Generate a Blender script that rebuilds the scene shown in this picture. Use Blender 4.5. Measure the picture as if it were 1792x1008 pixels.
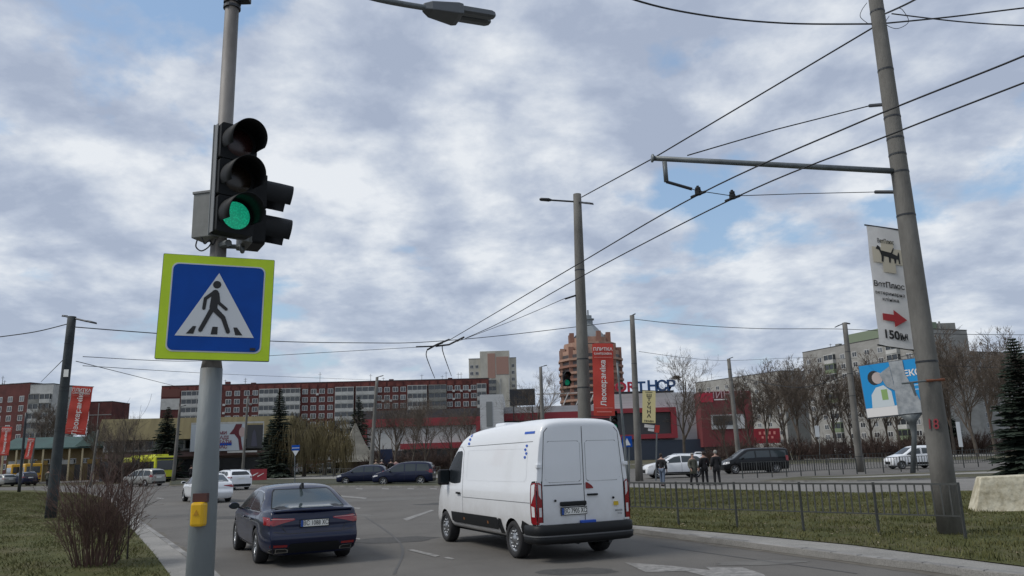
import bpy, bmesh, math, random
import numpy as np
from mathutils import Vector, Matrix, Euler
from mathutils.bvhtree import BVHTree
from mathutils.geometry import tessellate_polygon
R = math.radians
scn = bpy.context.scene
COL = scn.collection
for o in list(bpy.data.objects): bpy.data.objects.remove(o)
# ------------------------------------------------------------------ camera
FPX = 1360.0; CAMH = 1.9; PITCH = R(12.15); ROLL = R(1.7)
F = Vector((0, math.cos(PITCH), math.sin(PITCH)))
U0 = Vector((0, -math.sin(PITCH), math.cos(PITCH))); R0 = Vector((1, 0, 0))
CU = U0*math.cos(ROLL) + R0*math.sin(ROLL); CR = R0*math.cos(ROLL) - U0*math.sin(ROLL)
cam_d = bpy.data.cameras.new('camera'); cam = bpy.data.objects.new('camera', cam_d); COL.objects.link(cam)
m = Matrix((CR, CU, -F)).transposed().to_4x4(); m.translation = Vector((0, 0, CAMH)); cam.matrix_world = m
cam_d.sensor_width = 36; cam_d.lens = FPX/1792*36; cam_d.clip_end = 5000; cam_d.clip_start = 0.1
scn.camera = cam
EYE = Vector((0, 0, CAMH))
def ray(px, py): return F*FPX + CR*(px-896) - CU*(py-504)
def G(px, py, z=0.0):                       # point of a horizontal plane seen at a pixel of the photograph
    d = ray(px, py); return EYE + d*((z-CAMH)/d.z)
def P(px, py, Y):                           # point at depth Y seen at a pixel
    d = ray(px, py); return EYE + d*(Y/d.y)
# ------------------------------------------------------------------ world and sun
SUN_EL, SUN_AZ = R(48), R(-105)              # azimuth from +Y towards +X
w = bpy.data.worlds.new('World'); scn.world = w; w.use_nodes = True
nt = w.node_tree; nt.nodes.clear(); L = nt.links.new
def N(t, **k):
    n = nt.nodes.new(t)
    for a, b in k.items(): setattr(n, a, b)
    return n
def mth(op, a, b=None, c=None):
    n = N('ShaderNodeMath', operation=op)
    for i, v in enumerate((a, b, c)):
        if v is None: continue
        if isinstance(v, (int, float)): n.inputs[i].default_value = v
        else: L(v, n.inputs[i])
    return n.outputs[0]
sky = N('ShaderNodeTexSky', sky_type='NISHITA'); sky.sun_disc = False; sky.sun_elevation = SUN_EL; sky.sun_rotation = SUN_AZ
sky.air_density = 1.3; sky.dust_density = 1.5
tc = N('ShaderNodeTexCoord'); sx = N('ShaderNodeSeparateXYZ'); L(tc.outputs['Generated'], sx.inputs[0])
zc = mth('MAXIMUM', sx.outputs[2], 0.0)
den = mth('ADD', zc, 0.26)
cx = N('ShaderNodeCombineXYZ'); L(mth('DIVIDE', sx.outputs[0], den), cx.inputs[0]); L(mth('DIVIDE', sx.outputs[1], den), cx.inputs[1])
def noise(vec, sc, det, rough, dist, off):
    mp = N('ShaderNodeMapping'); mp.inputs['Location'].default_value = off; L(vec, mp.inputs[0])
    n = N('ShaderNodeTexNoise'); L(mp.outputs[0], n.inputs['Vector'])
    n.inputs['Scale'].default_value = sc; n.inputs['Detail'].default_value = det
    n.inputs['Roughness'].default_value = rough; n.inputs['Distortion'].default_value = dist
    return n.outputs[0]
def ramp(fac, stops):
    r = N('ShaderNodeValToRGB'); e = r.color_ramp.elements
    while len(e) < len(stops): e.new(0.5)
    for i, (p, c) in enumerate(stops): e[i].position = p; e[i].color = (*c, 1) if len(c) == 3 else c
    L(fac, r.inputs[0]); return r.outputs[0]
big = noise(cx.outputs[0], 1.7, 9, .54, .15, (3.3, 1.7, 0))
shd = noise(cx.outputs[0], 2.2, 9, .56, .2, (7.1, 4.2, 2))
cover = ramp(big, [(.37, (0, 0, 0)), (.43, (1, 1, 1))])
lumpa = noise(cx.outputs[0], 2.6, 9, .58, .1, (1.1, 5.2, 0))
lumpb = noise(cx.outputs[0], 2.6, 9, .58, .1, (1.1+.10, 5.2-.04, .03))      # the same cloud seen a little towards the sun: relief
rel = mth('MULTIPLY', mth('SUBTRACT', lumpb, lumpa), 1.05)
mixv = mth('ADD', mth('ADD', mth('MULTIPLY', big, .30), mth('MULTIPLY', shd, .70)), rel)
ccol = ramp(mixv, [(.36, (2.75, 3.15, 4.0)), (.46, (3.4, 3.8, 4.6)), (.55, (4.3, 4.65, 5.25)), (.69, (5.9, 6.1, 6.35))])
mx = N('ShaderNodeMix', data_type='RGBA'); L(mth('MULTIPLY', cover, .93), mx.inputs[0])
skb = N('ShaderNodeMix', data_type='RGBA', blend_type='MIX'); skb.inputs[0].default_value = .45
L(sky.outputs[0], skb.inputs[6]); skb.inputs[7].default_value = (2.2, 3.4, 5.2, 1)
L(skb.outputs[2], mx.inputs[6]); L(ccol, mx.inputs[7])
hz = N('ShaderNodeMix', data_type='RGBA')   # air near the horizon
hf = mth('POWER', mth('SUBTRACT', 1.0, zc), 11.0)
L(mth('MULTIPLY', hf, .6), hz.inputs[0]); L(mx.outputs[2], hz.inputs[6]); hz.inputs[7].default_value = (3.9, 4.6, 5.6, 1)
bg = N('ShaderNodeBackground'); L(hz.outputs[2], bg.inputs[0]); bg.inputs[1].default_value = 0.1
wo = N('ShaderNodeOutputWorld'); L(bg.outputs[0], wo.inputs[0])
sd = bpy.data.lights.new('sun', 'SUN'); sd.energy = 1.5; sd.angle = R(20); sd.color = (1, .96, .9)
so = bpy.data.objects.new('sun', sd); COL.objects.link(so)
sdir = Vector((math.sin(SUN_AZ)*math.cos(SUN_EL), math.cos(SUN_AZ)*math.cos(SUN_EL), math.sin(SUN_EL)))
so.rotation_euler = sdir.to_track_quat('Z', 'Y').to_euler()
scn.view_settings.view_transform = 'Standard'; scn.view_settings.look = 'None'
scn.view_settings.exposure = 0.5; scn.view_settings.gamma = 1
# ------------------------------------------------------------------ helpers
MATS = {}
def mat(name, col, rough=.7, metal=0., var=.0, vscale=2., bump=0., bscale=20., spec=.5, coat=0., emit=None, col2=None, stretch=None, det=6, noisep=(.35, .65)):
    if name in MATS: return MATS[name]
    M = bpy.data.materials.new(name); M.use_nodes = True; t = M.node_tree; b = t.nodes['Principled BSDF']
    b.inputs['Roughness'].default_value = rough; b.inputs['Metallic'].default_value = metal
    b.inputs['Base Color'].default_value = (*col, 1); b.inputs['Specular IOR Level'].default_value = spec
    b.inputs['Coat Weight'].default_value = coat
    if coat: b.inputs['Coat Roughness'].default_value = .05
    if emit: b.inputs['Emission Color'].default_value = (*emit[0], 1); b.inputs['Emission Strength'].default_value = emit[1]
    if var or col2 or bump:
        tcn = t.nodes.new('ShaderNodeTexCoord'); src = tcn.outputs['Object']
        if stretch:
            mp = t.nodes.new('ShaderNodeMapping'); mp.inputs['Scale'].default_value = stretch; t.links.new(src, mp.inputs[0]); src = mp.outputs[0]
    if var or col2:
        n = t.nodes.new('ShaderNodeTexNoise'); n.inputs['Scale'].default_value = vscale; n.inputs['Detail'].default_value = det; n.inputs['Roughness'].default_value = .65
        t.links.new(src, n.inputs['Vector'])
        r = t.nodes.new('ShaderNodeValToRGB'); e = r.color_ramp.elements
        c2 = col2 or tuple(min(1, c*(1+var)) for c in col); c1 = col if col2 else tuple(c*(1-var) for c in col)
        e[0].position, e[1].position = noisep; e[0].color = (*c1, 1); e[1].color = (*c2, 1)
        t.links.new(n.outputs[0], r.inputs[0]); t.links.new(r.outputs[0], b.inputs['Base Color'])
    if bump:
        n2 = t.nodes.new('ShaderNodeTexNoise'); n2.inputs['Scale'].default_value = bscale; n2.inputs['Detail'].default_value = 5
        t.links.new(src, n2.inputs['Vector'])
        bp = t.nodes.new('ShaderNodeBump'); bp.inputs['Strength'].default_value = bump; bp.inputs['Distance'].default_value = .05
        t.links.new(n2.outputs[0], bp.inputs['Height']); t.links.new(bp.outputs[0], b.inputs['Normal'])
    MATS[name] = M; return M
def tag(o, label=None, cat=None, group=None, kind=None):
    if label: o['label'] = label
    if cat: o['category'] = cat
    if group: o['group'] = group
    if kind: o['kind'] = kind
    return o
def empty(name, loc=(0, 0, 0), rz=0, label=None, cat=None, group=None):
    o = bpy.data.objects.new(name, None); COL.objects.link(o); o.location = loc; o.rotation_euler = (0, 0, rz); o.empty_display_size = .2
    return tag(o, label, cat, group)
def link(name, me, mats=None, parent=None, smooth=False):
    if mats is not None:
        for q in (mats if isinstance(mats, (list, tuple)) else [mats]): me.materials.append(q)
    if smooth: me.polygons.foreach_set('use_smooth', [True]*len(me.polygons))
    o = bpy.data.objects.new(name, me); COL.objects.link(o)
    if parent: o.parent = parent
    return o
class MB:
    def __init__(s): s.v = []; s.f = []; s.m = []
    def add(s, vs, fs, mi=0):
        b = len(s.v); s.v += [tuple(v) for v in vs]; s.f += [tuple(b+i for i in f) for f in fs]; s.m += [mi]*len(fs)
    def box(s, x0, x1, y0, y1, z0, z1, mi=0, M=None):
        vs = [Vector((x, y, z)) for x in (x0, x1) for y in (y0, y1) for z in (z0, z1)]
        if M: vs = [M @ v for v in vs]
        s.add(vs, [(0, 1, 3, 2), (4, 6, 7, 5), (0, 4, 5, 1), (2, 3, 7, 6), (0, 2, 6, 4), (1, 5, 7, 3)], mi)
    def tube(s, pts, rad, n=8, mi=0, cap=True):
        pts = [Vector(p) for p in pts]
        if isinstance(rad, (int, float)): rad = [rad]*len(pts)
        rings = []; prev = None
        for i, p in enumerate(pts):
            t = (pts[min(i+1, len(pts)-1)] - pts[max(i-1, 0)])
            if t.length < 1e-9: t = Vector((0, 0, 1))
            t.normalize()
            if prev is None: a = t.orthogonal().normalized() if abs(t.z) < .9 else Vector((1, 0, 0)); a = (a - t*a.dot(t)).normalized()
            else: a = (prev - t*prev.dot(t)).normalized()
            prev = a; b = t.cross(a)
            rings.append([p + (a*math.cos(2*math.pi*k/n) + b*math.sin(2*math.pi*k/n))*rad[i] for k in range(n)])
        vs = [v for r in rings for v in r]; fs = []
        for i in range(len(pts)-1):
            for k in range(n): fs.append((i*n+k, i*n+(k+1) % n, (i+1)*n+(k+1) % n, (i+1)*n+k))
        if cap: fs.append(tuple(range(n-1, -1, -1))); fs.append(tuple((len(pts)-1)*n+k for k in range(n)))
        s.add(vs, fs, mi)
    def prism(s, poly, y0, y1, mi=0, M=None):       # polygon in (x,z), extruded along y
        n = len(poly); vs = [Vector((p[0], y0, p[1])) for p in poly] + [Vector((p[0], y1, p[1])) for p in poly]
        if M: vs = [M @ v for v in vs]
        tr = tessellate_polygon([[Vector((p[0], p[1], 0)) for p in poly]])
        fs = [tuple(t) for t in tr] + [tuple(n+i for i in reversed(t)) for t in tr] + [(i, (i+1) % n, n+(i+1) % n, n+i) for i in range(n)]
        s.add(vs, fs, mi)
    def mesh(s, name):
        me = bpy.data.meshes.new(name); me.from_pydata(s.v, [], s.f); me.polygons.foreach_set('material_index', s.m); me.update()
        bm = bmesh.new(); bm.from_mesh(me); bmesh.ops.recalc_face_normals(bm, faces=bm.faces); bm.to_mesh(me); bm.free()
        return me
    def build(s, name, mats, parent=None, smooth=False, bevel=0):
        o = link(name, s.mesh(name), mats, parent, smooth)
        if bevel:
            b = o.modifiers.new('bevel', 'BEVEL'); b.width = bevel; b.segments = 2; b.limit_method = 'ANGLE'
        return o
def bake(o):                                        # apply modifiers without operators
    dg = bpy.context.evaluated_depsgraph_get(); dg.update()
    me = bpy.data.meshes.new_from_object(o.evaluated_get(dg)); o.modifiers.clear(); o.data = me; return me
def copy_tree(o, parent=None, recolor=None):
    c = o.copy(); COL.objects.link(c); c.parent = parent
    if recolor and c.type == 'MESH' and c.name.split('.')[0] in recolor:
        c.material_slots[0].link = 'OBJECT'; c.material_slots[0].material = recolor[c.name.split('.')[0]]
    for ch in o.children: copy_tree(ch, c, recolor)
    return c
def sheet(name, pts, z, M, skirt=0, skirt_mat=None, kind='structure'):
    n = len(pts); vs = [Vector((p[0], p[1], z)) for p in pts]
    tr = tessellate_polygon([[Vector((p[0], p[1], 0)) for p in pts]])
    mb = MB(); fs = []
    for t in tr:
        a, b, c = (vs[i] for i in t)
        fs.append(tuple(t) if (b-a).cross(c-a).z > 0 else tuple(reversed(t)))
    mb.add(vs, fs)
    if skirt: mb.add(vs+[v-Vector((0, 0, skirt)) for v in vs], [(i, (i+1) % n, n+(i+1) % n, n+i) for i in range(n)], 1 if skirt_mat else 0)
    me = bpy.data.meshes.new(name); me.from_pydata(mb.v, [], mb.f); me.polygons.foreach_set('material_index', mb.m)
    o = link(name, me, [M]+([skirt_mat] if skirt_mat else []))
    if kind: o['kind'] = kind
    return o
def kerb(name, pts, h, wdt, M, z0=0.0):             # kerb stones along a polyline, offset to its left side
    mb = MB(); n = len(pts); pts = [Vector((p[0], p[1], 0)) for p in pts]; offs = []
    for i in range(n):
        t = (pts[min(i+1, n-1)]-pts[max(i-1, 0)]).normalized(); offs.append(Vector((-t.y, t.x, 0)))
    rg = random.Random(9); k = 5
    for i in range(n-1):
        a_, b_ = pts[i], pts[i+1]; l = (b_-a_).length; m_ = max(1, round(l/1.05)) if l < 30 else 1
        for j in range(m_):
            t0, t1 = j/m_+.009/l*(m_ > 0), (j+1)/m_-.009/l; vs = []; dz = rg.uniform(-.006, .006); dx = rg.uniform(0, .008)
            for t in (t0, t1):
                p = a_+(b_-a_)*t; o = offs[i]*(1-t)+offs[i+1]*t
                vs += [p+o*c+Vector((0, 0, d)) for c, d in ((dx, z0-.05), (dx+.004, z0+h-.02+dz), (dx+.022, z0+h+dz), (wdt, z0+h+dz), (wdt, z0-.05))]
            mb.add(vs, [(q, q+1, k+q+1, k+q) for q in range(k-1)]+[tuple(range(k)), tuple(range(k, 2*k))])
    mb.add([tuple(p+o*c+Vector((0, 0, z0+h-.03))) for p, o in zip(pts, offs) for c in (.03, wdt)], [(2*i, 2*i+1, 2*i+3, 2*i+2) for i in range(n-1)]); o = mb.build(name, M); o['kind'] = 'structure'; return o
def smoothline(pts, n=6):                           # Catmull-Rom
    pts = [Vector(p) for p in pts]; out = []
    for i in range(len(pts)-1):
        p0 = pts[max(i-1, 0)]; p1 = pts[i]; p2 = pts[i+1]; p3 = pts[min(i+2, len(pts)-1)]
        for k in range(n):
            t = k/n; out.append(.5*((2*p1)+(p2-p0)*t+(2*p0-5*p1+4*p2-p3)*t*t+(3*p1-p0-3*p2+p3)*t**3))
    out.append(pts[-1]); return out
def text_mesh(s, size, ext=.002, bold=0, align='CENTER'):
    c = bpy.data.curves.new('writing', 'FONT'); c.body = s; c.size = size; c.extrude = ext; c.offset = bold*size; c.align_x = align; c.align_y = 'CENTER'; c.resolution_u = 3
    o = bpy.data.objects.new('writing', c); COL.objects.link(o)
    dg = bpy.context.evaluated_depsgraph_get(); dg.update()
    me = bpy.data.meshes.new_from_object(o.evaluated_get(dg)); bpy.data.objects.remove(o); bpy.data.curves.remove(c); return me
FACE = Matrix(((1, 0, 0, 0), (0, 0, -1, 0), (0, 1, 0, 0), (0, 0, 0, 1)))   # text plane xy -> xz facing -y
def text(name, s, size, M, parent, loc, rot=None, ext=.002, bold=0, sx=1, roll=0):
    me = text_mesh(s, size, ext, bold); T = (rot or Matrix.Identity(4)) @ FACE @ Matrix.Rotation(roll, 4, 'Z') @ Matrix.Diagonal((sx, 1, 1, 1))
    me.transform(T); me.materials.clear(); o = link(name, me, M, parent); o.location = loc; return o
# ------------------------------------------------------------------ materials
concrete = mat('pole_concrete', (.135, .13, .118), .9, var=.3, vscale=1.6, bump=.25, bscale=30, stretch=(1, 1, .35))
dark_metal = mat('dark_metal', (.035, .038, .042), .5, .4)
black_pl = mat('black_plastic', (.010, .011, .012), .5, spec=.25)
tyre_m = mat('tyre_rubber', (.018, .018, .019), .85)
alloy = mat('alloy', (.33, .34, .35), .35, .8)
glass_m = mat('car_glass', (.012, .017, .019), .08, 0, spec=.45)
white_p = mat('white_paint', (.72, .74, .76), .3, coat=.6, var=.05, vscale=2.5)
navy_p = mat('navy_paint', (.002, .006, .030), .4, .0, coat=.7, spec=.2)
black_p = mat('black_paint', (.003, .0035, .005), .4, coat=.4, spec=.2)
silver_p = mat('silver_paint', (.33, .33, .31), .35, .5, coat=.4)
red_l = mat('red_lens', (.22, .008, .012), .15, spec=.8)
white_l = mat('clear_lens', (.6, .6, .6), .12, spec=.8)
plate_m = mat('number_plate', (.72, .72, .68), .5)
ink = mat('black_print', (.015, .015, .015), .6)
blue_m = mat('sign_blue', (.003, .055, .28), .4)
chrome = mat('chrome', (.6, .6, .6), .2, 1)
wire_m = mat('cable', (.012, .013, .015), .7)
galv = mat('galvanised_steel', (.13, .145, .15), .5, .35, var=.22, vscale=3, stretch=(1, 1, .3))
# ------------------------------------------------------------------ vehicles (x forward, y left, origin on the ground under the rear axle)
def lathe_y(mb, prof, n=28, mi=0):                  # profile (radius, y)
    k = len(prof); vs = [Vector((r*math.cos(2*math.pi*i/n), y, r*math.sin(2*math.pi*i/n))) for i in range(n) for r, y in prof]
    mb.add(vs, [(i*k+j, i*k+j+1, ((i+1) % n)*k+j+1, ((i+1) % n)*k+j) for i in range(n) for j in range(k-1)], mi)
WH = {}
def wheel(parent, x, y, r, wd, style='alloy', name='wheel'):
    key = (r, wd, style)
    if key not in WH:
        t = MB(); h = wd/2; rr = r*.66
        lathe_y(t, [(rr, -h*.8), (rr+.01, -h), (r-.03, -h), (r-.006, -h+.025), (r, 0), (r-.006, h-.025), (r-.03, h), (rr+.01, h), (rr, h*.8)])
        tm = t.mesh('wheel'); d = MB(); o = h*.86
        if style == 'steel':
            lathe_y(d, [(0.0, o+.012), (.055, o+.012), (.07, o-.01), (rr*.62, o-.005), (rr*.8, o-.05), (rr*.92, o-.04), (rr, o), (rr+.004, o-.02)])
            for k in range(10):
                a = 2*math.pi*k/10; M = Matrix.Rotation(a, 4, 'Y'); d.box(rr*.55, rr*.74, o-.02, o+.004, -.022, .022, 0, M)
        else:
            lathe_y(d, [(0.0, o-.01), (.05, o-.01), (.06, o-.03), (.062, o-.05)])
            lathe_y(d, [(rr*.86, o-.05), (rr*.93, o-.01), (rr, o), (rr+.004, o-.03)])
            for k in range(5):
                for s in (-.17, .17):
                    a = 2*math.pi*k/5+s; M = Matrix.Rotation(a, 4, 'Y'); d.box(.03, rr*.93, o-.035, o-.008, -.022, .022, 0, M)
        dm = d.mesh('rim'); b = MB(); lathe_y(b, [(0, o-.06), (rr, o-.06)]); lathe_y(b, [(0, -h*.5), (rr, -h*.5)]); bm_ = b.mesh('brake_disc')
        tm.materials.append(tyre_m); dm.materials.append(alloy); bm_.materials.append(black_pl)
        for q in (tm, dm): q.polygons.foreach_set('use_smooth', [True]*len(q.polygons))
        WH[key] = (tm, dm, bm_)
    tm, dm, bm_ = WH[key]
    w_ = bpy.data.objects.new(name, tm); COL.objects.link(w_); w_.parent = parent; w_.location = (x, y, r)
    if y < 0: w_.rotation_euler.z = math.pi
    for nm, q in (('rim', dm), ('brake_disc', bm_)):
        c = bpy.data.objects.new(nm, q); COL.objects.link(c); c.parent = w_
    return w_
def make_body(root, P_, paint, sub=2):
    """P_: x0,x1,W,zb,belt(z),sil[(x,z)],k tumblehome,round rear/front,axles,wr"""
    sil = P_['sil']; W = P_['W']/2; zb = P_['zb']; k = P_.get('k', .33); x0, x1 = sil[0][0], sil[-1][0]
    def belt(x):
        b = P_['belt']
        return b if isinstance(b, (int, float)) else float(np.interp(x, [q[0] for q in b], [q[1] for q in b]))
    def plan(x):
        e = P_.get('ends', (.12, .55, .16, .9))
        f = 1.0
        if x < x0+e[1]: f -= e[0]*(1-(x-x0)/e[1])**2
        if x > x1-e[3]: f -= e[2]*(1-(x1-x)/e[3])**2
        return f
    rings = []
    for x, zt in sil:
        w_ = W*plan(x); zl = min(belt(x), zt-.05); zbb = zb + (P_.get('lift', .1) if x in (x0, x1) else 0)
        wt = lambda z: w_*.985 - max(0, z-zl)*k
        zm = zbb + (zl-zbb)*.45
        zc_ = P_.get('crown', .025); e = P_.get('edge', .05)
        if zt-zl < .12: e = .015
        h = [(0, zbb), (w_*.8, zbb), (w_*.955, zbb+.05), (w_*1.0, zm), (w_*.995, zl-.07), (w_*.97, zl), (wt(zt-e), zt-e), (wt(zt)-e*1.2, zt-.004), (wt(zt)*.5, zt+zc_*.8), (0, zt+zc_)]
        rings.append((x, h))
    vs = []; n = 10; m_ = 2*n-2
    for x, h in rings:
        full = h + [(-a, b) for a, b in reversed(h[1:-1])]
        vs += [(x, a, b) for a, b in full]
    fs = [(i*m_+j, i*m_+(j+1) % m_, (i+1)*m_+(j+1) % m_, (i+1)*m_+j) for i in range(len(rings)-1) for j in range(m_)]
    for base, rev in ((0, 0), ((len(rings)-1)*m_, 1)):           # end caps as quads between mirrored points
        for j in range(n-1):
            a, b = base+j, base+j+1; c = base+(m_-j-1) % m_; d = base+(m_-j) % m_
            q = [a, b, c, d]; q = [v for i, v in enumerate(q) if v not in q[:i]]
            fs.append(tuple(q if rev else reversed(q)))
    mb = MB(); mb.add(vs, fs); o = mb.build('body', [paint], root, True)
    s = o.modifiers.new('s', 'SUBSURF'); s.levels = sub; s.render_levels = sub
    bake(o)
    if P_.get('warp'):
        for v in o.data.vertices: P_['warp'](v.co)
    cut = MB(); r = P_['wr']*1.13
    for ax in P_['axles']:
        for sgn in (1, -1):
            k_ = 28; ya, yb = sgn*(W-.36), sgn*(W+.4)
            a = [Vector((ax+r*math.cos(2*math.pi*i/k_), ya, P_['wr']+r*math.sin(2*math.pi*i/k_))) for i in range(k_)]
            b = [v+Vector((0, yb-ya, 0)) for v in a]
            cut.add(a+b, [(i, (i+1) % k_, k_+(i+1) % k_, k_+i) for i in range(k_)]+[tuple(range(k_-1, -1, -1)), tuple(range(k_, 2*k_))])
    co = cut.build('cutter', [black_pl]); bo = o.modifiers.new('b', 'BOOLEAN'); bo.object = co; bo.solver = 'EXACT'; bo.operation = 'DIFFERENCE'
    try: bo.material_mode = 'TRANSFER'
    except Exception: pass
    bake(o); bpy.data.objects.remove(co)
    o.data.polygons.foreach_set('use_smooth', [True]*len(o.data.polygons))
    try: o.data.set_sharp_from_angle(angle=R(38))
    except Exception: pass
    bm = bmesh.new(); bm.from_mesh(o.data); tree = BVHTree.FromBMesh(bm); bm.free()
    return o, tree
def decal(tree, name, M, parent, cols, face, off=.004, nv=5, nu=None, solid=0, smooth=True, label=None):
    """thin part that follows the body: cols [(u,v0,v1)]; face 'left','right','rear','front','top'"""
    C = []
    for a, b in zip(cols[:-1], cols[1:]):
        n = nu or max(1, int(abs(b[0]-a[0])/.06))
        for i in range(n): t = i/n; C.append(tuple(a[q]+(b[q]-a[q])*t for q in range(3)))
    C.append(cols[-1]); vs = []
    for u, v0, v1 in C:
        for j in range(nv+1):
            v = v0+(v1-v0)*j/nv
            if face == 'left': o_, d_ = Vector((u, 4, v)), Vector((0, -1, 0))
            elif face == 'right': o_, d_ = Vector((u, -4, v)), Vector((0, 1, 0))
            elif face == 'rear': o_, d_ = Vector((-6, u, v)), Vector((1, 0, 0))
            elif face == 'front': o_, d_ = Vector((9, u, v)), Vector((-1, 0, 0))
            else: o_, d_ = Vector((u, v, 6)), Vector((0, 0, -1))
            hit, nrm, _, _ = tree.ray_cast(o_, d_)
            if hit is None:
                q_ = {'rear': Vector((-1, u, v)), 'front': Vector((4, u, v)), 'left': Vector((u, .9, v)), 'right': Vector((u, -.9, v))}.get(face, o_)
                hit = tree.find_nearest(q_)[0] - d_*off
            else:
                if nrm.dot(d_) > 0: nrm = -nrm
                hit = hit + nrm*off
            vs.append(hit)
    k = nv+1
    mb = MB(); mb.add(vs, [(i*k+j, i*k+j+1, (i+1)*k+j+1, (i+1)*k+j) for i in range(len(C)-1) for j in range(nv)])
    o = mb.build(name, [M], parent, smooth)
    if solid: s = o.modifiers.new('s', 'SOLIDIFY'); s.thickness = solid; s.offset = 0
    if label: o['label'] = label
    return o
def line_decal(tree, name, M, parent, pts, face, wd=.008, off=.003):
    cols = []
    mb = MB(); vs = []; pts = [Vector((p[0], p[1])) for p in pts]; S = []
    for a, b in zip(pts[:-1], pts[1:]):
        n = max(1, int((b-a).length/.07))
        for i in range(n): S.append(a+(b-a)*i/n)
    S.append(pts[-1])
    for i, p in enumerate(S):
        t = (S[min(i+1, len(S)-1)]-S[max(i-1, 0)]).normalized(); nn = Vector((-t.y, t.x))*wd/2
        for q in (p-nn, p+nn):
            if face == 'left': o_, d_ = Vector((q.x, 4, q.y)), Vector((0, -1, 0))
            elif face == 'rear': o_, d_ = Vector((-6, q.x, q.y)), Vector((1, 0, 0))
            elif face == 'top': o_, d_ = Vector((q.x, q.y, 6)), Vector((0, 0, -1))
            else: o_, d_ = Vector((q.x, -4, q.y)), Vector((0, 1, 0))
            hit, nrm, _, _ = tree.ray_cast(o_, d_)
            if hit is None: hit = vs[-1] if vs else o_+d_*3; nrm = -d_
            else: hit = hit - d_*off
            vs.append(hit)
    mb.add(vs, [(2*i, 2*i+1, 2*i+3, 2*i+2) for i in range(len(S)-1)])
    return mb.build(name, [M], parent)
def rear_x(tree, y, z):
    h = tree.ray_cast(Vector((-6, y, z)), Vector((1, 0, 0)))[0]; return h.x if h else 0
RY = Matrix.Rotation(-math.pi/2, 4, 'Z')            # front (-y) of text turned to face -x
def plate(root, tree, y, z, s, wdt=.52, ht=.115):
    x = rear_x(tree, y, z)-.012; x = min(x, rear_x(tree, y, z+.06)-.012, rear_x(tree, y, z-.05)-.012)
    b = MB(); b.box(x-.012, x+.03, y-wdt/2-.012, y+wdt/2+.012, z-ht/2-.012, z+ht/2+.012); fr = b.build('number_plate', [black_pl], root)
    b = MB(); b.box(x-.016, x-.0125, y-wdt/2, y+wdt/2, z-ht/2, z+ht/2); b.build('plate_face', [plate_m], fr)
    b = MB(); b.box(x-.0185, x-.0165, y+wdt/2-.045, y+wdt/2, z-ht/2, z+ht/2); b.build('plate_band', [blue_m], fr)
    text('plate_writing', s, ht*1.05, ink, fr, (x-.018, y-.024, z), RY, bold=.004, sx=.74)
def mirror(root, x, y, z, M, s=1., sgn=1):
    b = MB(); b.tube([(x, y, z-.04*s), (x+.01, y+sgn*.07*s, z)], .02*s, 8); b.build('mirror_arm', [black_pl], root)
    bm = bmesh.new(); bmesh.ops.create_uvsphere(bm, u_segments=14, v_segments=10, radius=1)
    for v in bm.verts: v.co = Vector((x+.03*s+v.co.x*.07*s, y+sgn*.16*s+v.co.y*.115*s, z+.03*s+v.co.z*.075*s)); v.co.x = max(v.co.x, x-.005)
    me = bpy.data.meshes.new('wing_mirror'); bm.to_mesh(me); bm.free(); o = link('wing_mirror', me, [M], root, True)
    g = MB(); k = 14; g.add([(x-.012, y+sgn*.16*s+.095*s*math.cos(2*math.pi*i/k), z+.03*s+.058*s*math.sin(2*math.pi*i/k)) for i in range(k)], [tuple(range(k))]); g.build('mirror_glass', [glass_m], o)
def underbody(root, x0, x1, W, z0=.2, z1=.5):
    b = MB(); b.box(x0, x1, -W/2+.3, W/2-.3, z0, z1); b.build('underbody', [black_pl], root)
    b = MB(); b.tube([(0, -W/2+.2, .3), (0, W/2-.2, .3)], .05); b.build('rear_axle', [black_pl], root)
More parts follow.
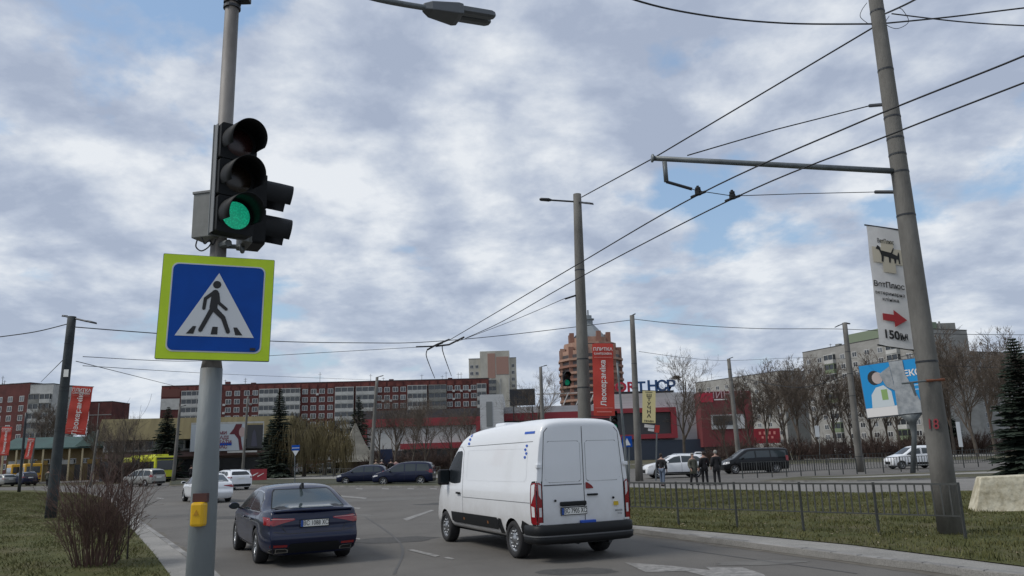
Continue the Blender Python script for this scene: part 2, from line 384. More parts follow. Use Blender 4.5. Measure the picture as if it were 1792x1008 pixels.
# ---- the sedan
def sedan_warp(c):
    t = min(1, max(0, (-.55-c.x)/.45))
    if t: c.x += t*(.30*max(0, c.z-.66) - .055*math.exp(-((c.z-.50)/.10)**2) + .45*max(0, .36-c.z) + .03*math.exp(-((c.z-.68)/.06)**2))
    u = math.exp(-((c.z-.80)/.05)**2)*.012; c.y += u if c.y > .5 else (-u if c.y < -.5 else 0)
def make_sedan(name, paint, writing=None, detail=True):
    root = empty(name)
    S = dict(W=1.85, zb=.2, lift=.13, belt=[(-1.1, .95), (0, .93), (1.5, .92), (3.6, .80)], wr=.335, axles=(0, 2.82), k=.50, ends=(.13, .7, .17, 1.0), crown=.035, warp=sedan_warp,
        sil=[(-1.07, .80), (-1.05, .985), (-.98, 1.02), (-.8, 1.005), (-.6, .99), (-.42, 1.02), (-.15, 1.15), (.25, 1.345), (.45, 1.405), (.8, 1.43), (1.3, 1.43), (1.75, 1.38), (2.0, 1.28), (2.35, 1.12), (2.62, .99), (2.8, .955), (3.2, .89), (3.5, .80), (3.64, .68), (3.69, .58)])
    body, T = make_body(root, S, paint)
    D = lambda *a, **k: decal(T, *a, **k)
    D('rear_window_trim', black_pl, root, [(-.71, 1.02, 1.03), (-.59, 1.02, 1.31), (-.54, 1.02, 1.365), (.54, 1.02, 1.365), (.59, 1.02, 1.31), (.71, 1.02, 1.03)], 'rear', off=.003, nv=8)
    D('rear_window', mat('sky_lit_glass', (.045, .06, .065), .07, spec=.9), root, [(-.68, 1.035, 1.045), (-.57, 1.035, 1.30), (-.52, 1.035, 1.345), (.52, 1.035, 1.345), (.57, 1.035, 1.30), (.68, 1.035, 1.045)], 'rear', off=.007, nv=8)
    D('windscreen', glass_m, root, [(-.66, 1.03, 1.05), (-.52, 1.03, 1.33), (.52, 1.03, 1.33), (.66, 1.03, 1.05)], 'front', off=.006, nv=8)
    for f in ('left', 'right'):
        D('window_trim', chrome if detail else black_pl, root, [(-.28, .965, .985), (.02, .96, 1.20), (.35, .955, 1.315), (.8, .95, 1.345), (1.3, .945, 1.335), (1.75, .94, 1.26), (2.3, .935, 1.0), (2.42, .935, .94)], f, off=.003, nv=6)
        D('rear_side_window', glass_m, root, [(-.20, .98, .99), (.05, .975, 1.19), (.35, .97, 1.30), (.8, .965, 1.33), (.98, .965, 1.33)], f, off=.007, nv=6)
        D('front_side_window', glass_m, root, [(1.06, .96, 1.33), (1.3, .96, 1.32), (1.75, .955, 1.245), (2.28, .95, .99), (2.36, .95, .955)], f, off=.007, nv=6)
        for pts in ([(1.02, .955), (1.02, .5), (1.0, .30)], [(.15, .96), (.0, .85), (.12, .72), (.3, .66), (.42, .5), (.45, .3)], [(2.33, .93), (2.38, .6), (2.3, .3)]):
            line_decal(T, 'door_seam', ink, root, pts, f, .012)
        for x in (.33, 1.2): D('door_handle', paint, root, [(x, .80, .825), (x+.2, .80, .825)], f, off=.03, nv=1, solid=.02)
        if detail: D('sill_strip', chrome, root, [(.5, .285, .30), (2.3, .285, .30)], f, off=.006, nv=1)
    for s in (1, -1):
        D('tail_light', red_l, root, [(s*.885, .76, .90), (s*.74, .745, .885), (s*.6, .78, .87), (s*.36, .83, .858)], 'rear', off=.008, nv=4)
        if detail:
            D('light_strip', mat('light_strip', (.5, .3, .28), .25), root, [(s*.84, .857, .868), (s*.6, .848, .858), (s*.38, .846, .853)], 'rear', off=.011, nv=1)
            D('reflector', red_l, root, [(s*.80, .365, .415), (s*.5, .365, .405)], 'rear', off=.008, nv=1)
            D('exhaust_trim', chrome, root, [(s*.80, .268, .325), (s*.77, .262, .345), (s*.52, .262, .335), (s*.48, .262, .31)], 'rear', off=.007, nv=1)
            D('exhaust_opening', ink, root, [(s*.785, .278, .318), (s*.76, .274, .332), (s*.53, .274, .324), (s*.50, .274, .304)], 'rear', off=.01, nv=1)
        D('headlight', white_l, root, [(s*.6, .60, .70), (s*.8, .62, .74)], 'front', off=.008, nv=3)
        mirror(root, 2.12, s*.88, .97, paint, sgn=s)
    if detail:
        D('diffuser', black_pl, root, [(-.80, .25, .30), (-.5, .25, .345), (-.44, .25, .42), (.44, .25, .42), (.5, .25, .345), (.80, .25, .30)], 'rear', off=.005, nv=2)
        line_decal(T, 'bumper_seam', ink, root, [(-.9, .66), (-.5, .60), (.5, .60), (.9, .66)], 'rear', .01)
        line_decal(T, 'boot_seam', ink, root, [(-.52, .62), (-.6, .72), (-.68, .9), (-.72, .985)], 'rear', .01); line_decal(T, 'boot_seam', ink, root, [(.52, .62), (.6, .72), (.68, .9), (.72, .985)], 'rear', .01)
        b = MB(); b.add([(-.985, -.74, 1.0), (-1.03, 0, 1.02), (-.985, .74, 1.0), (-.86, .74, 1.01), (-.86, 0, 1.03), (-.86, -.74, 1.01), (-.97, -.74, .98), (-1.01, 0, .985), (-.97, .74, .98)],
              [(0, 1, 4, 5), (1, 2, 3, 4), (0, 6, 7, 1), (1, 7, 8, 2)]); b.build('boot_lip', [paint], root, True)
        b = MB(); b.prism([(.05, 1.36), (.32, 1.395), (.32, 1.41), (.14, 1.47), (.09, 1.475)], -.02, .02); b.build('roof_aerial', [black_pl], root)
        b = MB()
        for y in (.4, -.36): b.box(0.9, 1.0, y-.13, y+.13, .9, 1.2)
    if writing: plate(root, T, 0, .765 if detail else .75, writing)
    for x in (0, 2.82):
        for s in (1, -1): wheel(root, x, s*.80, .335, .23)
    underbody(root, -.7, 3.3, 1.85)
    return root
# ---- the big white van
def dirty_white():
    M = mat('van_white', (.74, .76, .78), .32, coat=.5); t = M.node_tree; lk = t.links.new; b_ = t.nodes['Principled BSDF']
    tcn = t.nodes.new('ShaderNodeTexCoord'); sp_ = t.nodes.new('ShaderNodeSeparateXYZ'); lk(tcn.outputs['Object'], sp_.inputs[0])
    n = t.nodes.new('ShaderNodeTexNoise'); n.inputs['Scale'].default_value = 3; n.inputs['Detail'].default_value = 8; n.inputs['Roughness'].default_value = .7; lk(tcn.outputs['Object'], n.inputs['Vector'])
    mr = t.nodes.new('ShaderNodeMapRange'); lk(sp_.outputs[2], mr.inputs[0]); mr.inputs[1].default_value = .35; mr.inputs[2].default_value = 1.3; mr.inputs[3].default_value = 1.0; mr.inputs[4].default_value = .10
    mu = t.nodes.new('ShaderNodeMath'); mu.operation = 'MULTIPLY'; lk(mr.outputs[0], mu.inputs[0]); lk(n.outputs[0], mu.inputs[1])
    mx_ = t.nodes.new('ShaderNodeMix'); mx_.data_type = 'RGBA'; lk(mu.outputs[0], mx_.inputs[0]); mx_.inputs[6].default_value = (.74, .76, .78, 1); mx_.inputs[7].default_value = (.30, .27, .23, 1); lk(mx_.outputs[2], b_.inputs['Base Color'])
    return M
van_paint = dirty_white()
def make_van(name):
    root = empty(name); W = 2.07
    S = dict(W=W, zb=.34, lift=.03, belt=[(-1.1, 1.35), (3.2, 1.35), (3.9, 1.28), (4.5, .9)], wr=.345, axles=(0, 3.68), k=.095, ends=(.035, .25, .16, 1.1), crown=.045, edge=.13,
        sil=[(-1.02, 2.39), (-1.0, 2.47), (-.9, 2.52), (-.5, 2.54), (.5, 2.54), (1.5, 2.50), (2.3, 2.46), (2.7, 2.39), (2.95, 2.30), (3.25, 2.05), (3.55, 1.75), (3.8, 1.48), (3.95, 1.34), (4.2, 1.2), (4.42, .98), (4.5, .8), (4.53, .65)])
    body, T = make_body(root, S, van_paint)
    D = lambda *a, **k: decal(T, *a, **k); Ld = lambda nm, pts, f, wd=.012, M=ink: line_decal(T, nm, M, root, pts, f, wd)
    seam = mat('seam_grey', (.12, .125, .13), .7); panel = van_paint
    for f in ('left', 'right'):
        D('cab_window', mat('cab_glass', (.012, .015, .018), .25, spec=.12), root, [(2.66, 1.36, 1.99), (2.72, 1.335, 2.03), (3.0, 1.32, 2.02), (3.25, 1.33, 1.86), (3.5, 1.38, 1.62), (3.72, 1.43, 1.45)], f, off=.005, nv=6)
        D('rub_strip', black_pl, root, [(.62, .52, .66), (.68, .485, .71), (3.05, .485, .71), (3.2, .52, .71)], f, off=.02, nv=3)
        for pts in ([(2.52, .45), (2.52, 1.2), (2.58, 2.02), (2.75, 2.12), (3.05, 2.12), (3.3, 1.95)], [(-.80, 2.14), (2.45, 2.12)], [(-.80, 1.04), (2.5, 1.04)]): Ld('side_seam', pts, f, .011, seam)
        Ld('panel_edge', [(-.55, 2.02), (-.62, 1.95), (-.62, 1.48), (-.55, 1.42), (2.25, 1.40), (2.33, 1.46), (2.33, 1.98), (2.27, 2.04), (-.55, 2.02)], f, .014, panel)
        for x in (1.1, 2.4): D('marker_light', mat('amber_lens', (.25, .10, .03), .3), root, [(x, .57, .62), (x+.06, .57, .62)], f, off=.027, nv=1)
        D('arch_trim', black_pl, root, [(.43, .42, .50), (.5, .42, .70), (.62, .42, .70)], f, off=.015, nv=2); D('arch_trim', black_pl, root, [(-.75, .36, .66), (-.48, .36, .72), (-.40, .36, .60)], f, off=.018, nv=2)
        D('door_handle', black_pl, root, [(2.62, 1.10, 1.14), (2.82, 1.10, 1.14)], f, off=.03, nv=1, solid=.03)
    s_ = mat('blue_print', (.02, .09, .42), .5)
    D('blue_sticker', s_, root, [(-.82, 2.285, 2.33), (-.42, 2.285, 2.33)], 'left', off=.006, nv=1)
    for i, (x, z) in enumerate([(2.30, 2.16), (2.30, 2.25), (2.30, 2.33)]): D('blue_mark', s_, root, [(x, z, z+.02), (x+.03, z-.015, z+.045), (x+.1, z, z+.05), (x+.13, z+.01, z+.03)], 'left', off=.006, nv=1)
    for i in range(4):
        x, z = -.62 + .05*(i % 2), 2.06-.07*i; D('blue_mark', s_, root, [(x, z, z+.02), (x+.04, z-.025, z+.035), (x+.09, z, z+.02)], 'left', off=.006, nv=1)
    D('arch_rear_cover', black_pl, root, [(-.92, .42, .64), (-.74, .42, .64)], 'left', off=.016, nv=1)
    D('reflective_strip', white_l, root, [(-.60, .40, .56), (-.545, .38, .56)], 'left', off=.03, nv=1)
    # rear doors
    for s in (1, -1):
        c = [(s*.80, 1.46, 2.02), (s*.76, 1.41, 2.10), (s*.70, 1.395, 2.13), (s*.12, 1.395, 2.13), (s*.07, 1.42, 2.11), (s*.06, 1.44, 2.08)]
        D('door_panel', panel, root, c, 'rear', off=.0035, nv=6)
        Ld('panel_edge', [(s*.06, 1.43), (s*.09, 1.40), (s*.72, 1.395), (s*.79, 1.45), (s*.78, 2.05), (s*.72, 2.13), (s*.10, 2.13), (s*.06, 2.09), (s*.06, 1.43)], 'rear', .012, seam)
        Ld('door_seam', [(s*.87, .68), (s*.87, 1.4), (s*.80, 2.3), (s*.72, 2.38)], 'rear', .012)
        D('tail_light', red_l, root, [(s*.885, .68, 1.36), (s*.93, .67, 1.40), (s*.98, .67, 1.40)], 'rear', off=.014, nv=10)
        D('light_housing', black_pl, root, [(s*.875, .66, 1.42), (s*.985, .655, 1.43)], 'rear', off=.008, nv=10)
        D('light_lens', white_l, root, [(s*.90, 1.10, 1.35), (s*.95, 1.18, 1.37)], 'rear', off=.018, nv=3)
        D('reversing_lens', white_l, root, [(s*.90, .80, .96), (s*.95, .80, .96)], 'rear', off=.018, nv=3)
        D('corner_sticker', white_l, root, [(s*.84, .665, .70), (s*.95, .665, .70)], 'rear', off=.024, nv=1)
        b = MB(); b.box(-1.05, -.97, s*.93-.05, s*.93+.05, 1.66, 1.73); b.build('hinge', [white_p], root, bevel=.01)
        b = MB(); b.tube([(-1.03, s*.62, 1.07), (-1.045, s*.62, 1.07)], .022, 12); b.build('door_plug', [black_pl], root)
    for s in (1, -1):                               # the side part of each lamp cluster
        f = 'left' if s > 0 else 'right'
        D('light_housing', black_pl, root, [(-1.0, .655, 1.43), (-.86, .66, 1.42), (-.82, .70, 1.36)], f, off=.008, nv=8)
        D('tail_light', red_l, root, [(-.998, .67, 1.40), (-.87, .675, 1.39), (-.84, .71, 1.33)], f, off=.014, nv=8)
        D('light_lens', white_l, root, [(-.975, 1.20, 1.37), (-.93, 1.12, 1.37), (-.87, 1.02, 1.35)], f, off=.018, nv=3)
        D('reversing_lens', white_l, root, [(-.975, .80, .97), (-.88, .80, .99)], f, off=.018, nv=3)
    Ld('door_seam', [(0, .66), (0, 2.40)], 'rear', .014)
    Ld('door_crease', [(.84, 1.345), (.04, 1.345)], 'rear', .02, seam)
    b = MB(); b.box(-1.075, -1.0, -.02, .52, .965, 1.045); b.build('plate_lamp_bar', [black_pl], root, bevel=.02)
    plate(root, T, .24, .875, 'ВС 7905 ХС')
    D('brake_light', red_l, root, [(-.03, 1.26, 1.375), (-.07, 1.26, 1.37), (-.15, 1.26, 1.32), (-.19, 1.26, 1.275)], 'rear', off=.02, nv=2)
    b = MB(); b.box(-1.06, -1.0, -.28, -.06, 1.13, 1.165); b.build('door_handle', [black_pl], root, bevel=.01)
    text('emblem_writing', 'MASTER', .045, seam, root, (-1.048, -.72, .835), RY, bold=.01)
    text('emblem_writing', 'Energy', .035, seam, root, (-1.048, -.74, .785), RY)
    b = MB(); b.box(-1.046, -1.0, -.72, -.63, .93, 1.0); b.build('yellow_sticker', [mat('sticker_yellow', (.55, .38, .02), .5)], root)
    b = MB(); b.box(-1.078, -1.0, -.2, .12, .635, .70); b.build('blue_plate', [mat('plate_blue', (.01, .07, .40), .4)], root, bevel=.01)
    # bumper
    path = smoothline([(-.62, 1.045, 0), (-.85, 1.045, 0), (-1.02, 1.0, 0), (-1.10, .85, 0), (-1.135, .45, 0), (-1.14, 0, 0), (-1.135, -.45, 0), (-1.10, -.85, 0), (-1.02, -1.0, 0), (-.85, -1.045, 0), (-.62, -1.045, 0)], 5)
    def ribbon(nm, sec, M):
        b = MB(); k = len(sec); n = len(path); vs = []
        for i, p in enumerate(path):
            t = (path[min(i+1, n-1)]-path[max(i-1, 0)]).normalized(); nn = Vector((t.y, -t.x, 0)); nn = -nn if nn.dot(Vector((p.x, p.y, 0))-Vector((0, 0, 0))) < 0 else nn
            vs += [p + nn*a + Vector((0, 0, z)) for a, z in sec]
        b.add(vs, [(i*k+j, i*k+(j+1) % k, (i+1)*k+(j+1) % k, (i+1)*k+j) for i in range(n-1) for j in range(k)]+[tuple(range(k)), tuple((n-1)*k+j for j in range(k))])
        return b.build(nm, [M], root, True)
    bp = ribbon('rear_bumper', [(-.12, .655), (-.02, .655), (.02, .63), (.02, .50), (.0, .47), (.03, .44), (.025, .36), (-.04, .32), (-.12, .33)], black_pl)
    ribbon('bumper_strip', [(.015, .475), (.036, .47), (.036, .445), (.015, .44)], mat('worn_grey_plastic', (.06, .063, .066), .6)).parent = bp
    for s in (1, -1):
        b = MB(); b.box(-1.09, -1.0, s*.86-.05, s*.86+.05, .375, .435); b.build('reflector', [red_l], bp, bevel=.01)
    b = MB(); b.tube([(-1.08, .1, .36), (-.9, .1, .3), (-.2, .1, .3)], .03); b.tube([(-1.05, -.5, .30), (-.6, -.5, .3)], .04); b.box(-1.0, -.3, -.6, .5, .3, .42); b.build('tow_gear', [dark_metal], root)
    for s in (1, -1):
        b = MB(); b.box(3.38, 3.52, s*1.12-.14, s*1.12+.14, 1.28, 1.63); mo = b.build('wing_mirror', [black_pl], root, bevel=.05)
        b = MB(); b.box(3.37, 3.376, s*1.12-.10, s*1.12+.10, 1.33, 1.60); b.build('mirror_glass', [glass_m], mo)
        b = MB(); b.tube([(3.5, s*.93, 1.36), (3.46, s*1.05, 1.40)], .04); b.build('mirror_arm', [black_pl], root)
    D('windscreen', glass_m, root, [(-.85, 1.42, 1.6), (-.72, 1.42, 2.15), (.72, 1.42, 2.15), (.85, 1.42, 1.6)], 'front', off=.006, nv=8)
    for s in (1, -1): D('headlight', white_l, root, [(s*.62, .95, 1.08), (s*.88, .98, 1.2)], 'front', off=.008, nv=3)
    b = MB(); b.box(1.55, 2.05, -.42, .42, 2.46, 2.60); b.build('roof_vent', [white_p], root, bevel=.05)
    b = MB(); b.box(.2, 3.5, W/2-.075, W/2-.045, .28, .50); b.box(.45, 3.25, -W/2+.045, -W/2+.075, .28, .50)
    for x in (0, 3.68):
        for s in (1, -1): wheel(root, x, s*.88, .345, .24, 'steel')
    underbody(root, -.7, 4.2, W, .3, .5)
    return root
# ---- ordinary cars
def make_car(name, spec, paint, trim=black_pl):
    root = empty(name); body, T = make_body(root, spec, paint); bz = spec['beltz']
    D = lambda *a, **k: decal(T, *a, **k)
    for f in ('left', 'right'):
        for c in spec['side']: D('side_window', mat('side_glass', (.03, .04, .044), .08, spec=.7), root, c, f, off=.006, nv=4)
        for pts in spec.get('seams', []): line_decal(T, 'door_seam', ink, root, pts, f, .014)
        if spec.get('clad'): D('sill_cladding', black_pl, root, spec['clad'], f, off=.008, nv=2)
    D('rear_window', glass_m, root, spec['rearw'], 'rear', off=.006, nv=5)
    D('windscreen', glass_m, root, spec['frontw'], 'front', off=.006, nv=6)
    W = spec['W']/2
    tl = spec['tl']; hl = spec['hl']
    for s in (1, -1):
        f = 'left' if s > 0 else 'right'
        D('tail_light', red_l, root, [(s*(W*.95), tl[0], tl[1]), (s*W*.72, tl[0], tl[1])], 'rear', off=.01, nv=3)
        D('tail_light_side', red_l, root, [(spec['sil'][0][0]+.06, tl[0], tl[1]), (spec['sil'][0][0]+.26, tl[0]+.04, tl[1])], f, off=.01, nv=2)
        D('headlight', white_l, root, [(s*W*.5, hl[0], hl[1]-.02), (s*W*.86, hl[0]+.02, hl[1]+.03)], 'front', off=.01, nv=3)
        D('headlight_side', white_l, root, [(spec['sil'][-1][0]-.16, hl[0]+.02, hl[1]+.03), (spec['sil'][-1][0]-.45, hl[0]+.08, hl[1]+.06)], f, off=.01, nv=2)
        mirror(root, spec['mx'], s*(W-.03), bz+.05, paint if spec.get('pm', 1) else black_pl, sgn=s)
        for x in spec['axles']: wheel(root, x, s*(W-.13), spec['wr'], .22)
    D('bumper_trim', trim, root, [(-W*.8, spec['zb']+.06, spec['zb']+.24), (W*.8, spec['zb']+.06, spec['zb']+.24)], 'rear', off=.008, nv=2)
    D('grille', black_pl, root, [(-W*.5, spec['zb']+.12, spec['zb']+.34), (W*.5, spec['zb']+.12, spec['zb']+.34)], 'front', off=.008, nv=3)
    x = rear_x(T, 0, tl[0]); b = MB(); b.box(x-.02, x+.02, -.26, .26, tl[0]-.06, tl[0]+.05); b.build('number_plate', [plate_m], root)
    if spec.get('rails'):
        for s in (1, -1):
            b = MB(); b.tube([(x_, s*y_, z_) for x_, y_, z_ in spec['rails']], .02, 6); b.build('roof_rail', [chrome if spec.get('rail_chrome') else black_pl], root)
    underbody(root, -.5, spec['axles'][1]+.4, spec['W'])
    return root
MPV = dict(W=1.8, zb=.22, lift=.12, belt=[(-1, .98), (2.6, .93), (3.6, .8)], beltz=.95, wr=.32, axles=(0, 2.75), k=.28, ends=(.12, .5, .18, 1.0),
    sil=[(-.88, .78), (-.9+.03, 1.0), (-.82, 1.2), (-.72, 1.5), (-.5, 1.60), (.0, 1.64), (.8, 1.66), (1.5, 1.62), (1.9, 1.50), (2.4, 1.20), (2.75, 1.02), (3.1, .95), (3.4, .86), (3.58, .70), (3.62, .6)],
    side=[[(-.62, 1.05, 1.2), (-.5, 1.0, 1.46), (.25, .99, 1.50), (.3, .99, 1.50)], [(.38, .99, 1.50), (1.15, .98, 1.52)], [(1.23, .98, 1.52), (1.55, .97, 1.50), (1.9, .97, 1.38), (2.3, .97, 1.12), (2.55, .97, 1.0)]],
    seams=[[(1.19, .96), (1.19, .3)], [(.34, .97), (.34, .6), (.45, .3)]], rearw=[(-.68, 1.08, 1.4), (-.55, 1.08, 1.5), (.55, 1.08, 1.5), (.68, 1.08, 1.4)],
    frontw=[(-.7, 1.05, 1.2), (-.55, 1.05, 1.5), (.55, 1.05, 1.5), (.7, 1.05, 1.2)], tl=(.85, 1.1), hl=(.62, .72), mx=2.2, rails=[(-.4, .62, 1.64), (-.2, .62, 1.69), (1.2, .62, 1.70), (1.4, .6, 1.64)])
HATCH = dict(W=1.72, zb=.2, lift=.12, belt=[(-1, .95), (2.4, .90), (3.3, .78)], beltz=.92, wr=.3, axles=(0, 2.5), k=.32, ends=(.12, .5, .18, .9),
    sil=[(-.68, .75), (-.66, .95), (-.6, 1.12), (-.42, 1.36), (-.2, 1.44), (.4, 1.48), (1.1, 1.48), (1.5, 1.42), (1.8, 1.32), (2.15, 1.1), (2.4, .97), (2.8, .9), (3.1, .80), (3.26, .66), (3.3, .58)],
    side=[[(-.3, 1.0, 1.15), (-.1, .96, 1.32), (.25, .955, 1.36)], [(.31, .955, 1.36), (1.0, .95, 1.38)], [(1.08, .95, 1.38), (1.5, .94, 1.33), (1.85, .94, 1.18), (2.2, .94, .98)]],
    seams=[[(1.04, .93), (1.04, .3)], [(.28, .93), (.3, .6), (.4, .3)]], rearw=[(-.6, 1.04, 1.2), (-.5, 1.04, 1.34), (.5, 1.04, 1.34), (.6, 1.04, 1.2)],
    frontw=[(-.66, 1.0, 1.1), (-.5, 1.0, 1.36), (.5, 1.0, 1.36), (.66, 1.0, 1.1)], tl=(.80, 1.0), hl=(.58, .7), mx=1.95)
SUV = dict(W=1.86, zb=.27, lift=.12, belt=[(-1, 1.06), (2.6, 1.0), (3.6, .9)], beltz=1.03, wr=.36, axles=(0, 2.67), k=.34, ends=(.12, .5, .18, 1.0),
    sil=[(-.88, .85), (-.86, 1.08), (-.74, 1.22), (-.5, 1.5), (-.3, 1.58), (.3, 1.63), (1.0, 1.64), (1.5, 1.58), (1.9, 1.42), (2.3, 1.16), (2.5, 1.08), (3.0, 1.02), (3.3, .94), (3.5, .8), (3.56, .66)],
    side=[[(-.42, 1.16, 1.26), (-.15, 1.10, 1.46), (.12, 1.09, 1.49)], [(.18, 1.085, 1.49), (1.0, 1.07, 1.52)], [(1.07, 1.065, 1.52), (1.5, 1.06, 1.46), (1.85, 1.05, 1.3), (2.25, 1.05, 1.09)]],
    seams=[[(1.03, 1.05), (1.03, .35)], [(.15, 1.05), (.3, .7), (.42, .4)]], rearw=[(-.62, 1.16, 1.3), (-.5, 1.16, 1.46), (.5, 1.16, 1.46), (.62, 1.16, 1.3)],
    frontw=[(-.7, 1.12, 1.2), (-.55, 1.12, 1.5), (.55, 1.12, 1.5), (.7, 1.12, 1.2)], tl=(.98, 1.08), hl=(.76, .86), mx=2.0, clad=[(.42, .3, .42), (2.2, .3, .42)],
    rails=[(-.2, .62, 1.60), (0, .62, 1.66), (1.1, .62, 1.68), (1.3, .6, 1.62)], rail_chrome=1)
ESTATE = dict(W=1.84, zb=.2, lift=.12, belt=[(-1, .96), (2.6, .92), (3.7, .8)], beltz=.94, wr=.33, axles=(0, 2.8), k=.36, ends=(.12, .6, .18, 1.0), crown=.03,
    sil=[(-1.05, .78), (-1.03, 1.0), (-.95, 1.06), (-.7, 1.28), (-.5, 1.38), (0, 1.43), (.8, 1.45), (1.4, 1.43), (1.8, 1.36), (2.2, 1.18), (2.55, 1.0), (2.9, .94), (3.3, .87), (3.6, .72), (3.66, .6)],
    side=[[(-.6, 1.05, 1.15), (-.3, 1.0, 1.32), (.15, .98, 1.34)], [(.22, .98, 1.34), (1.02, .965, 1.36)], [(1.1, .96, 1.36), (1.5, .955, 1.33), (1.9, .95, 1.2), (2.35, .95, .98)]],
    seams=[[(1.06, .95), (1.06, .3)], [(.18, .96), (.2, .7), (.42, .3)]], rearw=[(-.64, 1.07, 1.16), (-.52, 1.07, 1.33), (.52, 1.07, 1.33), (.64, 1.07, 1.16)],
    frontw=[(-.68, 1.03, 1.1), (-.52, 1.03, 1.34), (.52, 1.03, 1.34), (.68, 1.03, 1.1)], tl=(.86, .95), hl=(.62, .72), mx=2.1, rails=[(-.4, .6, 1.40), (-.2, .6, 1.47), (1.2, .6, 1.48), (1.4, .58, 1.42)])
VITO = dict(W=1.93, zb=.26, lift=.1, belt=[(-1.2, 1.14), (2.9, 1.08), (4.0, .9)], beltz=1.1, wr=.35, axles=(0, 3.2), k=.2, ends=(.06, .3, .2, 1.1), edge=.1,
    sil=[(-1.05, 1.7), (-1.03, 1.80), (-.9, 1.86), (0, 1.9), (1.2, 1.91), (2.0, 1.88), (2.35, 1.78), (2.8, 1.46), (3.15, 1.2), (3.4, 1.1), (3.75, .98), (3.98, .82), (4.05, .66)],
    side=[[(-.85, 1.2, 1.68), (.35, 1.2, 1.70)], [(.43, 1.2, 1.70), (1.5, 1.19, 1.71)], [(1.6, 1.18, 1.71), (2.1, 1.16, 1.66), (2.5, 1.14, 1.42), (2.85, 1.13, 1.18)]],
    seams=[[(1.55, 1.75), (1.55, .35)], [(.39, 1.75), (.39, .4)]], rearw=[(-.72, 1.15, 1.65), (.72, 1.15, 1.65)], frontw=[(-.75, 1.2, 1.4), (-.62, 1.2, 1.76), (.62, 1.2, 1.76), (.75, 1.2, 1.4)],
    tl=(.9, 1.3), hl=(.72, .88), mx=2.55)
FIO = dict(W=1.72, zb=.24, lift=.1, belt=[(-1, 1.08), (2.2, 1.02), (3.2, .85)], beltz=1.04, wr=.31, axles=(0, 2.51), k=.16, ends=(.06, .3, .2, .9), edge=.09,
    sil=[(-.66, 1.58), (-.64, 1.66), (-.55, 1.70), (.4, 1.73), (1.1, 1.72), (1.45, 1.64), (1.9, 1.38), (2.25, 1.14), (2.5, 1.05), (2.9, .95), (3.15, .8), (3.22, .62)],
    side=[[(-.4, 1.18, 1.5), (.22, 1.16, 1.52)], [(.32, 1.14, 1.54), (.85, 1.12, 1.55)], [(.98, 1.12, 1.55), (1.4, 1.10, 1.50), (1.75, 1.08, 1.3), (2.05, 1.07, 1.12)]],
    seams=[[(.92, 1.6), (.92, .35)], [(.27, 1.6), (.27, .4)]], rearw=[(-.62, 1.12, 1.5), (.62, 1.12, 1.5)], frontw=[(-.66, 1.12, 1.3), (-.55, 1.12, 1.6), (.55, 1.12, 1.6), (.66, 1.12, 1.3)],
    tl=(.9, 1.25), hl=(.72, .9), mx=1.8, pm=0, clad=[(.4, .34, .5), (2.1, .34, .5)])
def place(o, px, py, ang, Y=None, shift=0, z=0.0):
    g = G(px, py, z) if Y is None else Vector((P(px, py, Y).x, Y, z))
    d = Vector((math.cos(R(ang)), math.sin(R(ang)), 0))
    o.location = g - d*shift + Vector((0, 0, .0)); o.rotation_euler = (0, 0, R(ang)); return o
sed = make_sedan('saloon_car', navy_p, 'ВС 1088 ХС'); place(sed, 528, 979, 117)
tag(sed, 'dark navy blue four-door saloon car driving away in the left lane, rear towards the viewer', 'car')
van = make_van('panel_van'); rr = G(910, 978); rr2 = G(1055, 965)
van.location = (rr+rr2)/2 + Vector((-.03, .15, 0)); van.location.z = 0; van.rotation_euler = (0, 0, R(115.5))
tag(van, 'large white panel van with black rear bumper driving away beside the grass verge', 'van')
mpv = make_car('family_car', MPV, navy_p); place(mpv, 707, 850, 176, Y=59, shift=1.4)
tag(mpv, 'dark people carrier with roof rails, just left of the white van', 'car')
ht = make_car('hatchback_car', HATCH, navy_p); place(ht, 636, 847, 178, Y=64, shift=1.25)
tag(ht, 'small dark blue hatchback just ahead of the dark people carrier', 'car')
est = make_car('estate_car', ESTATE, white_p); place(est, 405, 854, 128, Y=60, shift=1)
tag(est, 'white estate car with dark rear window driving away right of the signal pole', 'car')
sd2 = make_sedan('saloon_car', white_p, None, detail=False); place(sd2, 362, 872, 122, Y=42, shift=1.2)
tag(sd2, 'white saloon car half hidden behind the signal pole', 'car')
smp = copy_tree(mpv, recolor={'body': silver_p}); place(smp, 252, 856, 152, Y=78, shift=1.2)
tag(smp, 'silver grey people carrier beside the yellow trolleybus', 'car')
suv = make_car('suv_car', SUV, white_p); place(suv, 1182, 836, 184, shift=1.3)
tag(suv, 'white crossover car with black side windows behind the four walking people', 'car')
vit = make_car('passenger_van', VITO, black_p); place(vit, 1317, 828, 182, shift=1.6)
tag(vit, 'glossy black passenger van with dark windows facing left beyond the verge', 'van')
fio = make_car('delivery_van', FIO, white_p, black_pl); place(fio, 1600, 820, 181, shift=1.2)
tag(fio, 'small white delivery van with black front bumper behind the billboard post', 'van')
dsv = copy_tree(suv, recolor={'body': navy_p}); place(dsv, 42, 855, 140, Y=98, shift=1)
tag(dsv, 'dark blue off-road car behind the yellow minibus at the far left', 'car')
wsv = copy_tree(est, recolor={'body': silver_p}); place(wsv, 2, 852, 150, Y=98, shift=1)
tag(wsv, 'light grey car cut off by the left edge of the picture', 'car')
